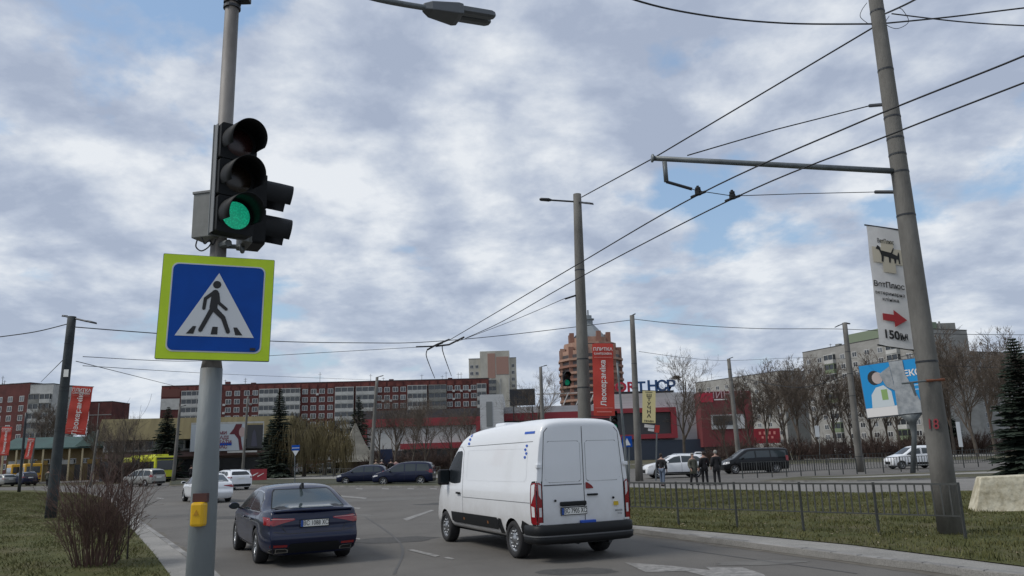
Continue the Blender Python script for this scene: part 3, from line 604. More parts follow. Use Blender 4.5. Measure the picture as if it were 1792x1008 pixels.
# ------------------------------------------------------------------ ground, roads, verges
def nodes_ground(name, c1, c2, c3, sc=.6, patch=.12, bump=.4):
    M = bpy.data.materials.new(name); M.use_nodes = True; t = M.node_tree; b = t.nodes['Principled BSDF']; b.inputs['Roughness'].default_value = .9; b.inputs['Specular IOR Level'].default_value = .25
    tcn = t.nodes.new('ShaderNodeTexCoord'); lk = t.links.new
    def nz(s, d=6): n = t.nodes.new('ShaderNodeTexNoise'); n.inputs['Scale'].default_value = s; n.inputs['Detail'].default_value = d; n.inputs['Roughness'].default_value = .7; lk(tcn.outputs['Object'], n.inputs['Vector']); return n.outputs[0]
    r = t.nodes.new('ShaderNodeValToRGB'); e = r.color_ramp.elements; e[0].position = .36; e[1].position = .64; e[0].color = (*c1, 1); e[1].color = (*c2, 1); lk(nz(sc), r.inputs[0])
    r2 = t.nodes.new('ShaderNodeValToRGB'); e = r2.color_ramp.elements; e[0].position = .5; e[1].position = .7; e[0].color = (0, 0, 0, 1); e[1].color = (1, 1, 1, 1); lk(nz(patch, 5), r2.inputs[0])
    mx_ = t.nodes.new('ShaderNodeMix'); mx_.data_type = 'RGBA'; lk(r2.outputs[0], mx_.inputs[0]); lk(r.outputs[0], mx_.inputs[6]); mx_.inputs[7].default_value = (*c3, 1)
    r3 = t.nodes.new('ShaderNodeValToRGB'); e = r3.color_ramp.elements; e[0].position = .3; e[1].position = .7; e[0].color = (.72, .72, .72, 1); e[1].color = (1.25, 1.25, 1.25, 1); lk(nz(60, 2), r3.inputs[0])
    mu = t.nodes.new('ShaderNodeMix'); mu.data_type = 'RGBA'; mu.blend_type = 'MULTIPLY'; mu.inputs[0].default_value = 1; lk(mx_.outputs[2], mu.inputs[6]); lk(r3.outputs[0], mu.inputs[7]); lk(mu.outputs[2], b.inputs['Base Color'])
    bp = t.nodes.new('ShaderNodeBump'); bp.inputs['Strength'].default_value = bump; bp.inputs['Distance'].default_value = .02; lk(nz(45, 3), bp.inputs['Height']); lk(bp.outputs[0], b.inputs['Normal'])
    return M
asph = nodes_ground('asphalt', (.106, .100, .092), (.135, .128, .117), (.15, .142, .129), .35, .09)
asph2 = nodes_ground('old_asphalt', (.17, .165, .155), (.22, .21, .195), (.15, .145, .135), .4, .1)
grass_m = nodes_ground('grass_soil', (.050, .056, .014), (.085, .085, .027), (.11, .092, .05), 1.6, .35, .8)
earth_m = nodes_ground('dry_grass', (.055, .055, .03), (.085, .08, .045), (.10, .085, .055), .4, .1)
pave = nodes_ground('pavement', (.21, .205, .19), (.28, .27, .25), (.17, .165, .155), .7, .3)
kerb_m = mat('kerb_stone', (.20, .195, .185), .9, var=.35, vscale=1.2, bump=.3)
mark_m = mat('road_paint', (.13, .127, .12), .85, col2=(.28, .27, .255), vscale=6)
S2 = lambda pts: [G(*p) for p in pts]
sheet('ground', [(-700, -60), (700, -60), (700, 1400), (-700, 1400)], -.02, earth_m)
sheet('road', [(-160, -20), (-160, 62), (-60, 92), (-20, 92), (10, 92), (120, 80), (220, 70), (220, -20)], 0, asph)
z = .12
# left verge
kl = [G(-900, 868, 0), G(-300, 863, 0), G(60, 862, 0), G(150, 867, 0), G(190, 874, 0), G(215, 884, 0), G(228, 900, 0), G(243, 914, 0), G(290, 949, 0), G(335, 982, 0), G(376, 1010, 0), Vector((-3.3, 10, 0)), Vector((-2.1, 6.4, 0)), Vector((-1.6, 2, 0)), Vector((-1.6, -12, 0))]
kl = smoothline([Vector((p.x, p.y, 0)) for p in kl], 4)
kerb('kerb', kl[::-1], z, .14, kerb_m)
g_edge = [G(-900, 861, z), G(60, 858, z), G(150, 863, z), G(185, 872, z), G(200, 882, z), G(208, 895, z), G(217, 912, z), G(240, 936, z), G(268, 967, z), G(300, 1010, z), Vector((-5.4, 9.5, z)), Vector((-4.6, 6, z)), Vector((-4.2, -12, z))]
sheet('pavement', [(p.x, p.y) for p in kl]+[(-140, -12), (-140, 45)], z-.012, pave, .1)
sheet('left_verge', [(p.x, p.y) for p in g_edge]+[(-139, -12), (-139, 44)], z+.004, grass_m)
# right verge
kr = [G(965, 872, 0), G(950, 885, 0), G(965, 897, 0), G(1020, 915, 0), G(1103, 932, 0), G(1300, 958, 0), G(1500, 985, 0), G(1614, 999, 0), G(1800, 1022, 0), Vector((9.5, 8.2, 0)), Vector((14, 2, 0)), Vector((22, -10, 0))]
kr = smoothline([Vector((p.x, p.y, 0)) for p in kr], 4)
far_r = [G(965, 860, z), G(1100, 853, z), G(1500, 862, z), G(1792, 857, z), G(2600, 850, z), Vector((70, -10, z))]
kerb('kerb', kr, z, .16, kerb_m)
sheet('pavement', [(p.x, p.y) for p in kr]+[(p.x, p.y) for p in far_r[::-1]], z-.012, pave, .1)
ge = [G(975, 872, z), G(990, 890, z), G(1040, 905, z), G(1103, 918, z), G(1300, 935, z), G(1490, 953, z), G(1640, 972, z), G(1800, 992, z), Vector((11.5, 9, z)), Vector((17, 2, z)), Vector((26, -10, z))]
sheet('right_verge', [(p.x, p.y) for p in ge]+[(p.x, p.y) for p in far_r[::-1]], z+.004, grass_m)
# light asphalt strip beyond the right verge, then narrow grass strips and the far carriageway
def band(name, pts, zz, M, sk=0): return sheet(name, [(G(*p, zz).x, G(*p, zz).y) for p in pts], zz, M, sk, kerb_m if sk else None)
band('footpath', [(1010, 850), (1100, 853), (1500, 863), (1792, 858), (2600, 852), (2600, 826), (1792, 834), (1500, 842), (1300, 845), (1250, 850), (1010, 843)], .02, asph2)
band('grass_strip', [(1330, 841), (1500, 840), (1792, 832), (2500, 815), (2500, 804), (1792, 820), (1500, 832), (1400, 834)], .10, earth_m, .12)
band('footpath', [(1400, 836.5), (1500, 836), (1792, 826), (2500, 812), (2500, 810), (1792, 823), (1500, 833.5)], .115, pave)
band('grass_strip', [(1000, 812), (1380, 812), (1640, 806), (2500, 782), (2500, 772), (1792, 785), (1500, 794), (1380, 797), (1000, 800)], .12, earth_m, .12)
band('footpath', [(1380, 805), (1640, 800), (2500, 777), (2500, 775.5), (1640, 797), (1380, 802)], .14, pave)
band('middle_verge', [(296, 850), (440, 848), (560, 849.5), (770, 850), (1010, 843), (1010, 806), (760, 812), (560, 818), (300, 826)], .12, earth_m, .14)
band('grass_strip', [(300, 848), (440, 846), (560, 847), (765, 847.5), (765, 840), (560, 839), (300, 841)], .135, mat('dark_turf', (.035, .037, .018), .95, var=.3, vscale=.6))
band('footpath', [(300, 839), (560, 838), (1000, 834), (1000, 829), (560, 832), (300, 834)], .14, pave)
band('footpath', [(300, 829.5), (560, 827), (1000, 822), (1000, 820), (560, 824.5), (300, 827)], .14, pave)
sheet('car_park', [(G(300, 825).x, 106), (G(1000, 812).x, 150), (60, 168), (-30, 168), (-45, 108)], .05, asph)
# road markings
MK = [0]
def marking(pts, nm='road_marking'):
    MK[0] += 1; return band(nm, pts, .006+.0015*(MK[0] % 3), mark_m)
marking([(705, 908), (712, 911), (760, 893), (755, 892)])
marking([(712, 962), (722, 961), (770, 972), (762, 974.5)]); marking([(776, 976), (784, 974.5), (796, 977.5), (790, 979)])
marking([(598, 888), (604, 886.5), (632, 888.5), (628, 891)]); marking([(615, 943), (630, 944), (630, 942), (616, 941)])
marking([(1093, 984), (1175, 990), (1290, 1003), (1330, 1012), (1250, 1012), (1200, 999), (1130, 1001)])
marking([(1235, 992), (1300, 993), (1335, 1004), (1345, 1012), (1260, 1012), (1252, 1003)])
for a in (622, 668, 712, 752): marking([(a, 855.5), (a+12, 856.5), (a+13, 854.8), (a+1, 854)])
marking([(560, 866), (640, 873), (642, 871), (562, 864)]); marking([(272, 872), (284, 873.5), (288, 872), (276, 870.5)])
# road wear: tar seams and a manhole
tar = mat('tar_seam', (.065, .062, .058), .7)
for q in ([(640, 905), (700, 950), (690, 1005)], [(700, 870), (560, 880), (400, 905)], [(1150, 955), (1290, 975), (1500, 1004)]):
    pts = smoothline([G(*p) for p in q], 6); vs = []
    for i, p in enumerate(pts):
        t = (pts[min(i+1, len(pts)-1)]-pts[max(0, i-1)]).normalized(); nn = Vector((-t.y, t.x, 0))*(.02+.012*random.random()); vs += [(p.x-nn.x, p.y-nn.y, .005), (p.x+nn.x, p.y+nn.y, .005)]
    b = MB(); b.add(vs, [(2*i, 2*i+1, 2*i+3, 2*i+2) for i in range(len(pts)-1)]); b.build('tar_seam', tar)['kind'] = 'structure'
# grass blades (nobody can count them)
def blades(name, poly, n, M, seed, h=(.03, .085), near=None):
    rng = random.Random(seed); xs = [p[0] for p in poly]; ys = [p[1] for p in poly]
    def inside(x, y):
        c = False; j = len(poly)-1
        for i in range(len(poly)):
            a, b = poly[i], poly[j]
            if (a[1] > y) != (b[1] > y) and x < (b[0]-a[0])*(y-a[1])/(b[1]-a[1])+a[0]: c = not c
            j = i
        return c
    vs = []; fs = []; x0, x1, y0, y1 = min(xs), max(xs), min(ys), max(ys); k = 0; tries = 0
    while k < n and tries < n*12:
        tries += 1; x = rng.uniform(x0, x1); y = rng.uniform(y0, y1)
        if not inside(x, y): continue
        c = .6*math.sin(x*2.7+math.sin(y*1.9+x)*2)+.6*math.sin(y*2.1+2*math.sin(x*1.3))
        if rng.random() > .55+.25*c: continue
        a = rng.uniform(0, 6.28); hh = rng.uniform(*h)*(1+.3*c); wd = rng.uniform(.004, .009)+hh*.05; ca, sa = math.cos(a), math.sin(a); l = rng.uniform(-.06, .06)
        b = len(vs); vs += [(x-ca*wd, y-sa*wd, .12), (x+ca*wd, y+sa*wd, .12), (x+l-sa*l, y+l*ca+l, .12+hh)]; fs.append((b, b+1, b+2)); k += 1
    me = bpy.data.meshes.new(name); me.from_pydata(vs, [], fs); o = link(name, me, M); o['kind'] = 'stuff'; return o
gb = mat('grass_blade', (.058, .068, .014), .85, var=.0, col2=(.115, .105, .035), vscale=1.5)
fr = [(G(*p, z).x, G(*p, z).y) for p in [(975, 880), (1103, 918), (1300, 935), (1490, 953), (1640, 972), (1800, 992), (1800, 860), (1500, 863), (1100, 854)]]
blades('grass', fr, 52000, gb, 3)
fl = [(G(*p, z).x, G(*p, z).y) for p in [(-20, 1012), (300, 1010), (268, 967), (240, 936), (217, 912), (208, 895), (185, 872), (100, 862), (-20, 862)]]
blades('grass', fl, 52000, gb, 4, (.03, .08))
rg = random.Random(77)
def litter(name, poly, n, M, seed):                 # dead leaves and scraps
    rg = random.Random(seed); (x0, x1), (y0, y1) = (min(p[0] for p in poly), max(p[0] for p in poly)), (min(p[1] for p in poly), max(p[1] for p in poly)); vs = []; fs = []
    for _ in range(n):
        x, y = rg.uniform(x0, x1), rg.uniform(y0, y1); c = False; j = len(poly)-1
        for i in range(len(poly)):
            a, b = poly[i], poly[j]
            if (a[1] > y) != (b[1] > y) and x < (b[0]-a[0])*(y-a[1])/(b[1]-a[1])+a[0]: c = not c
            j = i
        if not c: continue
        k = len(vs); r_ = rg.uniform(.015, .045); a = rg.uniform(0, 6.28); z_ = .15+rg.random()*.03
        for q in range(4): vs.append((x+r_*math.cos(a+q*1.57)*(1 if q % 2 else .6), y+r_*math.sin(a+q*1.57)*(1 if q % 2 else .6), z_+rg.uniform(0, .02)))
        fs.append((k, k+1, k+2, k+3))
    me = bpy.data.meshes.new(name); me.from_pydata(vs, [], fs); o = link(name, me, M); o['kind'] = 'stuff'
leafm = mat('dead_leaf', (.14, .10, .05), .9, col2=(.26, .22, .15), vscale=5)
litter('dead_leaves', fr, 1500, leafm, 1); litter('dead_leaves', fl, 1500, leafm, 2)
# repairs, stains and covers in the road
patch_m = mat('asphalt_patch', (.062, .06, .057), .9, var=.2, vscale=6, bump=.4, bscale=60); pale_m = mat('worn_asphalt', (.125, .12, .11), .92, var=.15, vscale=2, bump=.4, bscale=60)
def blob(px, py, rx, ry, M, seed, nm='road_patch'):
    rg = random.Random(seed); c = G(px, py); n_ = 16; pts = [(c.x+rx*math.cos(6.283*i/n_)*rg.uniform(.75, 1.15), c.y+ry*math.sin(6.283*i/n_)*rg.uniform(.75, 1.15)) for i in range(n_)]; MK[0] += 1; sheet(nm, pts, .003+.0004*(MK[0] % 5), M)
blob(690, 945, 1.1, .8, patch_m, 1); blob(560, 905, 2.2, 1.2, pale_m, 2); blob(1010, 1000, .7, .4, patch_m, 3); blob(640, 875, 4, 1.6, pale_m, 4); blob(430, 905, 2.5, 1.0, patch_m, 5); blob(1330, 985, .8, .3, pale_m, 6); blob(820, 880, 2.4, 1.1, patch_m, 7)
if 0: sheet('manhole_cover', [(c.x+.33*math.cos(6.283*i/20), c.y+.33*math.sin(6.283*i/20)) for i in range(20)], .008, mat('cast_iron', (.05, .045, .04), .6, .5, bump=.5, bscale=30))
gd = mat('gutter_dirt', (.085, .075, .06), .95, col2=(.13, .12, .10), vscale=2.5)
def gutter(pts, wd, sgn, seed):
    rg = random.Random(seed); L_ = [];
    for i, p in enumerate(pts):
        t = (pts[min(i+1, len(pts)-1)]-pts[max(i-1, 0)]).normalized(); nn = Vector((-t.y, t.x, 0))*sgn; L_.append((p, p+nn*wd*rg.uniform(.5, 1.4)))
    b = MB(); b.add([(q.x, q.y, .0042) for a in L_ for q in a], [(2*i, 2*i+1, 2*i+3, 2*i+2) for i in range(len(L_)-1)]); b.build('gutter_dirt', [gd])['kind'] = 'structure'
def densify(pts, d): 
    out = []
    for a, b in zip(pts[:-1], pts[1:]):
        k_ = max(1, min(40, int((b-a).length/d))); out += [a+(b-a)*(i/k_) for i in range(k_)]
    return out+[pts[-1]]
gutter(densify(kr, .4), .22, -1, 3); gutter(densify(kl, .5), .2, 1, 4)
# ------------------------------------------------------------------ poles and lamps
def line_at(px1, py1, px0, py0, Y):                 # base on the ground, top above
    return G(px1, py1), None
def pole(name, base, top, r0, r1, M, label, group=None, n=16, cat='pole', bands=()):
    base = Vector(base); top = Vector(top); root = empty(name, base); tag(root, label, cat, group)
    d = top-base; b = MB(); K = 8
    b.tube([d*(i/K) for i in range(K+1)], [r0+(r1-r0)*i/K for i in range(K+1)], n); b.build('shaft', [M], root, True)
    for t in bands:
        b = MB(); c = d*t; b.tube([c-d.normalized()*.02, c+d.normalized()*.02], r0+(r1-r0)*t+.007, n); b.build('clamp_band', [dark_metal], root)
    return root
def top_at(base, px, py): return P(px, py, base.y)
def lampheads(root, ends, rel):                     # arms with lamp heads, ends relative to the root
    for e in ends:
        a, c = Vector(rel), Vector(e); d = (c-a).normalized(); b = MB(); b.tube([a, c-d*.45], .035, 8); b.build('lamp_arm', [dark_metal], root)
        b = MB(); s = d.cross(Vector((0, 0, 1))).normalized()*.11; u = Vector((0, 0, .05)); h = [c-d*.5, c-d*.35, c-d*.05, c]
        vs = []
        for p, k in zip(h, (.35, 1, .9, .45)): vs += [p-s*k-u*.6*k, p+s*k-u*.6*k, p+s*k*.8+u*k, p-s*k*.8+u*k]
        b.add(vs, [(i*4+j, i*4+(j+1) % 4, (i+1)*4+(j+1) % 4, (i+1)*4+j) for i in range(3) for j in range(4)]+[(0, 1, 2, 3), (12, 13, 14, 15)]); b.build('lamp_head', [dark_metal], root, True)
pb = G(1664, 934, .12); p18 = pole('utility_pole', pb, top_at(pb, 1524, -60), .235, .145, concrete, 'large round concrete pole with red number 18 and trolley wire bracket at the right', bands=(.27, .52, .598, .63, .66, .70, .79, .905))
tp18 = top_at(pb, 1524, -60)
def on18(py):                                       # axis point of the big pole seen at a row
    a, b_ = pb, tp18
    lo, hi = 0., 1.
    for _ in range(30):
        mi = (lo+hi)/2; c = a+(b_-a)*mi-EYE; y = 504-FPX*(c.dot(CU)/c.dot(F))
        if y > py: lo = mi
        else: hi = mi
    return a+(b_-a)*lo
tx = mat('number_red', (.22, .025, .035), .7)
c = on18(743)-pb; text('pole_number', '18', .29, tx, p18, c+Vector((-.15, -.185, 0)), Matrix.Rotation(R(-38), 4, 'Z') @ Matrix.Rotation(R(3), 4, 'Y'), bold=.008, ext=.010, sx=.8)
c = on18(668)-pb; rust = mat('rust', (.14, .05, .025), .9, var=.3, vscale=8); b = MB(); b.tube([c+Vector((-.2, -.22, .0)), c+Vector((.22, -.17, .02))], .03, 6); b.build('rusty_bracket', [rust], p18); b = MB(); b.tube([c+Vector((-.7, -.25, -.04)), c+Vector((-.2, -.25, .0))], .02, 6); b.tube([c+Vector((-.5, -.25, -.03)), c+Vector((-.45, -.25, -.3))], [.04, .02], 6); b.build('bracket_stub', [galv], p18)
bB = G(1030, 888); bB.y = 28; bB = Vector((P(1028, 880, 28).x, 28, .1))
pB = pole('utility_pole', bB, top_at(bB, 1010, 340), .27, .15, concrete, 'tall concrete pole rising behind the roof of the white van', bands=(.36, .45, .74))
t = top_at(bB, 1010, 340)-bB; lampheads(pB, [P(944, 349, 28)-bB, P(1036, 357, 27)-bB], t-Vector((0, 0, .3)))
bA = G(88, 907, .12); tA = top_at(bA, 126, 554)
pA = pole('street_lamp', bA, tA, .20, .155, mat('painted_dark_concrete', (.035, .042, .045), .85, var=.25, vscale=2, bump=.2), 'dark green grey lamp post with a red banner on the left lawn', cat='street lamp', bands=(.42, .62, .64, .86))
lampheads(pA, [P(168, 566, 29.5)-bA, P(112, 553, 31.5)-bA], tA-bA-Vector((0, 0, .05)))
b = MB(); q = P(115, 653, bA.y-.3)-bA; b.box(q.x-.08, q.x+.10, q.y, q.y+.01, q.z-.14, q.z+.14); b.build('notice', [plate_m], pA)
bC = G(1119, 842, .0); tC = top_at(bC, 1106, 552)
pC = pole('utility_pole', bC, tC, .26, .16, concrete, 'concrete pole carrying the cream vertical banner right of the white van', bands=(.55, .7))
b = MB(); b.tube([tC-bC, P(1112, 549, bC.y)-bC], .04); b.build('pole_cap', [dark_metal], pC)
bD = G(1506, 826, .0); tD = top_at(bD, 1478, 565)
pD = pole('utility_pole', bD, tD, .27, .17, concrete, 'leaning concrete pole left of the blue billboard', bands=(.1, .5, .65, .8))
lampheads(pD, [P(1461, 573, bD.y)-bD, P(1488, 567, bD.y)-bD], tD-bD)
bE = Vector((P(1292, 790, 81).x, 81, 0)); tE = P(1275, 628, 81)
pE = pole('utility_pole', bE, tE, .26, .18, concrete, 'concrete pole in front of the red shop wing of the shopping centre', bands=(.8, .9))
lampheads(pE, [P(1283, 625, 81)-bE], tE-bE)
poles_small = [((648, 833), (660, 660), 86, .24, 'concrete pole behind the dark hatchback, wire clamps on top'), ((952, 810), (946, 642), 82, .25, 'concrete pole behind the van roof near the black screen'),
 ((424, 832), (434, 694), 100, .2, 'leaning concrete pole in front of the poster hall, right of the signal pole'), ((303, 840), (315, 712), 92, .22, 'concrete pole right of the dark spruce by the olive hall'),
 ((33, 862), (46, 722), 66, .13, 'thin dark pole with a small red banner at the far left'), ((158, 845), (172, 752), 80, .13, 'thin grey pole behind the bare bush on the lawn'), ((54, 820), (62, 757), 100, .15, 'thin grey pole by the green roofed market')]
for (bx, by), (tx_, ty), Y, r, lab in poles_small:
    b0 = Vector((P(bx, by, Y).x, Y, 0)); t0 = P(tx_, ty, Y); o = pole('utility_pole', b0, t0, r, r*.65, pA.children[0].data.materials[0] if 'dark' in lab[:10] else concrete, lab, 'smaller poles round the junction', 10)
    if r > .19: lampheads(o, [t0+Vector((.7, 0, .15))-b0], t0-b0)
# ------------------------------------------------------------------ big pole bracket and wires
def cable(name, pts, r, label, group='overhead wires', sm=True, n=5):
    pts = [Vector(p) for p in pts]
    if sm and len(pts) > 2: pts = smoothline(pts, 8)
    b = MB(); b.tube(pts, r, n); o = b.build(name, [wire_m]); return tag(o, label, 'cable', group)
a0 = on18(300)-pb; Yend = 15.6; e0 = P(1143, 277, Yend)-pb
b = MB(); b.tube([a0, e0], [.065, .055], 10); b.build('bracket_arm', [galv], p18, True)
b = MB(); b.tube([e0, e0-(e0-a0).normalized()*-.03], .09, 10); h = P(1163, 283, Yend)-pb; b.tube([h, P(1166, 318, Yend)-pb], .05, 8); b.build('drop_arm', [galv], p18, True)
b = MB(); b.tube([P(1166, 318, Yend)-pb, P(1211, 331, Yend)-pb], .035, 8); b.build('insulator_rod', [dark_metal], p18)
for r_, (x_, y_) in ((182, (1522, 185)), (336, (1532, 336))):
    q = on18(r_)-pb; b = MB(); b.tube([q, P(x_, y_, 17.0)-pb], .04, 8); b.build('insulator_rod', [dark_metal], p18)
cable('support_wire', [P(1522, 185, 17.), P(1360, 226, 16.4), P(1203, 272, 15.7)], .014, 'stay wire from the big pole down to its bracket arm', sm=False)
ZW = (P(1222, 338, Yend)).z; W1 = [(1990, 8), (1792, 98), (1500, 216), (1222, 341), (1012, 462), (870, 546), (785, 596)]
def wz(px, py, zz): return G(px, py, zz)
w1 = [wz(a, b_, ZW) for a, b_ in W1]; W2 = [(2010, 62), (1792, 145), (1540, 243), (1282, 348), (1012, 487), (880, 562), (815, 592)]; w2 = [wz(a, b_, ZW) for a, b_ in W2]
cable('trolley_wire', w1, .016, 'upper of the two trolley contact wires crossing the right half of the sky')
cable('trolley_wire', w2, .016, 'lower of the two trolley contact wires crossing the right half of the sky')
sw = [P(1211, 331, Yend), P(1222, 334, Yend), P(1282, 343, Yend+.3), P(1400, 339, 16.4), P(1532, 336, 17)]
cable('span_wire', sw, .009, 'thin cross wire holding the two trolley wire clamps', sm=False)
for (x_, y_) in ((1222, 341), (1282, 348)):
    q = wz(x_, y_, ZW); b = MB(); b.tube([q, q+Vector((0, 0, .1))], .07, 8); b.tube([q+Vector((0, 0, .12)), q+Vector((0, 0, .16))], .06, 8); b.tube([q-Vector((.12, -.14, 0)), q+Vector((.12, -.14, 0.02))], .03, 6); b.tube([q, q+Vector((0, 0, .2))], .03, 6)
    tag(b.build('wire_clamp', [wire_m]), 'black insulated clamp on the %s trolley wire' % ('upper' if x_ < 1250 else 'lower'), 'clamp', 'trolley wire clamps')
f0 = on18(42)
cable('feeder_cable', [f0, P(1143, 277, 21.5), P(1018, 345, 27.9)], .02, 'thick black cable from the top of the big pole down to the next pole', sm=False)
cable('feeder_cable', [P(930, -75, 12.5), P(1105, -2, 14), P(1240, 28, 15.5), P(1380, 41, 16.6), f0], .021, 'black cable sagging left from the top of the big pole')
cable('feeder_cable', [f0, P(1660, 30, 17), P(1792, 14, 16.5), P(2000, -10, 15)], .02, 'black cable going right from the top of the big pole, upper one')
cable('feeder_cable', [P(1560, 24, 17.4), P(1680, 38, 17), P(1792, 45, 16.5), P(2000, 52, 15)], .017, 'black cable going right from the top of the big pole, lower one')
cable('feeder_cable', [P(1540, 28, 17.4), P(1600, 0, 15), P(1700, -60, 12)], .022, 'short thick cable rising right from the big pole over the camera')
cable('cable_loop', [P(1556, 28, 17.3), P(1550, 42, 17.2), P(1570, 50, 17.2), P(1590, 38, 17.2), P(1580, 18, 17.2), P(1572, 14, 17.2)], .008, 'loose loop of thin cable beside the big pole top')
cable('cable_loop', [P(1517, 5, 17.3), P(1508, 18, 17.2), P(1506, 30, 17.2), P(1520, 42, 17.2)], .008, 'loose thin cable left of the big pole top')
YC = bC.y; q0 = P(735, 600, 46)
cable('span_wire', [tA-Vector((0, 0, .4)), P(270, 583, 34), P(478, 597, 39), P(640, 600, 44), P(735, 599, 46), P(860, 589, 48), P(1000, 573, 50), P(1104, 560, YC)], .022, 'long sagging wire from the left lamp post to the pole with the cream banner')
cable('span_wire', [P(1106, 558, YC), P(1200, 568, 53), P(1330, 575, 56), P(1478, 576, bD.y), P(1640, 584, 60), P(1800, 586, 62)], .022, 'long wire from the cream banner pole to the right edge')
cable('span_wire', [P(-20, 592, 30), P(60, 581, 30.5), P(118, 567, 31)], .02, 'wire from the left edge up to the left lamp post')
cable('span_wire', [P(145, 624, 30.8), P(330, 632, 38), P(480, 622, 42), P(740, 607, 46)], .014, 'thin wire from the left lamp post to the wire junction')
cable('span_wire', [P(133, 632, 30.8), P(300, 674, 60), P(340, 684, 80)], .016, 'thin wire falling right from the left lamp post')
cable('span_wire', [P(112, 628, 30.8), P(90, 650, 50), P(72, 668, 70)], .018, 'short thin wire falling left from the left lamp post')
cable('span_wire', [P(145, 640, 31), P(400, 655, 60), P(650, 665, 84)], .014, 'faint wire from the left lamp post to the pole behind the hatchback')
cable('span_wire', [P(989, 522, 27.8), P(900, 560, 36), P(800, 598, 45)], .013, 'thin wire from the tall middle pole to the wire junction')
cable('insulator_cable', [P(1014, 515, 28), P(989, 523, 27.8)], .035, 'short black insulator on the tall middle pole', sm=False)
cable('span_wire', [P(1118, 615, YC), P(1200, 626, 65), P(1275, 631, 81), P(1400, 626, 80), P(1500, 628, 62)], .016, 'thin wire passing the pole by the red shop wing')
cable('span_wire', [P(1290, 660, 80), P(1400, 678, 66), P(1500, 648, 61)], .028, 'dark wire sagging between the two right hand poles', )
cable('span_wire', [P(1505, 640, 58), P(1560, 628, 40), P(1618, 615, 18.2)], .014, 'wire behind the vet clinic banner')
cable('span_wire', [P(1495, 640, 60), P(1640, 640, 60), P(1800, 646, 62)], .016, 'lower wire passing behind the big pole to the right edge')
J = {'main': [(728, 607), (760, 605), (775, 600), (808, 589)]}
cable('wire_frog', [P(728, 607, 45.6), P(757, 606, 46), P(775, 600, 46)], .045, 'black wire junction fitting over the road, left arm', 'trolley wire junction fittings', sm=False)
cable('wire_frog', [P(748, 612, 46), P(764, 603, 46), P(786, 594, 45)], .055, 'black wire junction fitting over the road, middle arm', 'trolley wire junction fittings', sm=False)
cable('wire_frog', [P(762, 606, 46), P(786, 603, 46), P(812, 590, 45)], .055, 'black wire junction fitting over the road, right arm', 'trolley wire junction fittings', sm=False)
cable('hanging_wire', [P(748, 611, 46), P(746, 622, 48), P(752, 640, 56), P(761, 662, 76)], .03, 'left of the two wires hanging away from the junction fitting', 'hanging trolley wires')
cable('hanging_wire', [P(774, 604, 46), P(775, 615, 48), P(782, 636, 56), P(790, 658, 76)], .03, 'right of the two wires hanging away from the junction fitting', 'hanging trolley wires')
# ------------------------------------------------------------------ flat signs in their own frame
def frame(bl, br, tl, Y, Y2=None):
    a = P(*bl, Y); b_ = P(*br, Y2 or Y); c_ = P(*tl, Y); x = (b_-a).normalized(); zz = (c_-a); zz = (zz-x*zz.dot(x)).normalized(); y = zz.cross(x)
    M = Matrix((x, y, zz)).transposed().to_4x4(); M.translation = a
    return M, (b_-a).length, (c_-a).length
def flat(parent, name, poly, M, y, th=.004):
    b = MB(); b.prism(poly, y-th, y); return b.build(name, [M], parent)
def rect(x0, x1, z0, z1): return [(x0, z0), (x1, z0), (x1, z1), (x0, z1)]
def rrect(x0, x1, z0, z1, r, n=5):
    o = []
    for cx_, cz, a in ((x1-r, z1-r, 0), (x0+r, z1-r, 90), (x0+r, z0+r, 180), (x1-r, z0+r, 270)):
        o += [(cx_+r*math.cos(R(a+90*i/n)), cz+r*math.sin(R(a+90*i/n))) for i in range(n+1)]
    return o
def disc(x, z_, r, n=20, s=1): return [(x+r*math.cos(2*math.pi*i/n), z_+r*s*math.sin(2*math.pi*i/n)) for i in range(n)]
def cap(x0, z0, x1, z1, r0, r1=None):
    r1 = r1 or r0; a = math.atan2(z1-z0, x1-x0); o = []
    for i in range(7): t = a+math.pi/2+math.pi*i/6; o.append((x0+r0*math.cos(t), z0+r0*math.sin(t)))
    for i in range(7): t = a-math.pi/2+math.pi*i/6; o.append((x1+r1*math.cos(t), z1+r1*math.sin(t)))
    return o
def thing_at(name, M, label, cat, group=None):
    o = empty(name, label=label, cat=cat, group=group); o.matrix_world = M; return o
# crossing sign
YP = 6.3
M_, w_, h_ = frame((270, 628), (471, 633), (284, 443), 6.02, 6.28)
yel = mat('fluorescent_yellow', (.52, .72, .01), .45, var=.06, vscale=3); sw_ = mat('sign_white', (.62, .64, .65), .4); sb = mat('sign_blue_film', (.002, .062, .33), .5, spec=.2, var=.08, vscale=4)
sg = thing_at('crossing_sign', M_, 'square blue and yellow pedestrian crossing sign with a walking figure, on the signal pole', 'road sign')
b = MB(); b.prism(rrect(0, w_, 0, h_, .01), .0, .03); b.build('sign_plate', [galv], sg)
flat(sg, 'yellow_border', rrect(.004, w_-.004, .004, h_-.004, .01), yel, -.001)
sx_, sz_ = w_/.42, h_/.42                           # photo units of the sign zoom
def SP(u, v): return (w_*(.085+u*.835), h_*(.072+v*.845))
flat(sg, 'white_rim', rrect(*[SP(0, 0)[0], SP(1, 0)[0], SP(0, 0)[1], SP(0, 1)[1]], .05), sw_, -.006)
flat(sg, 'blue_panel', rrect(SP(.015, 0)[0], SP(.985, 0)[0], SP(0, .015)[1], SP(0, .985)[1], .045), sb, -.011)
flat(sg, 'white_triangle', [SP(.5, .90), SP(.085, .175), SP(.915, .175)], sw_, -.016)
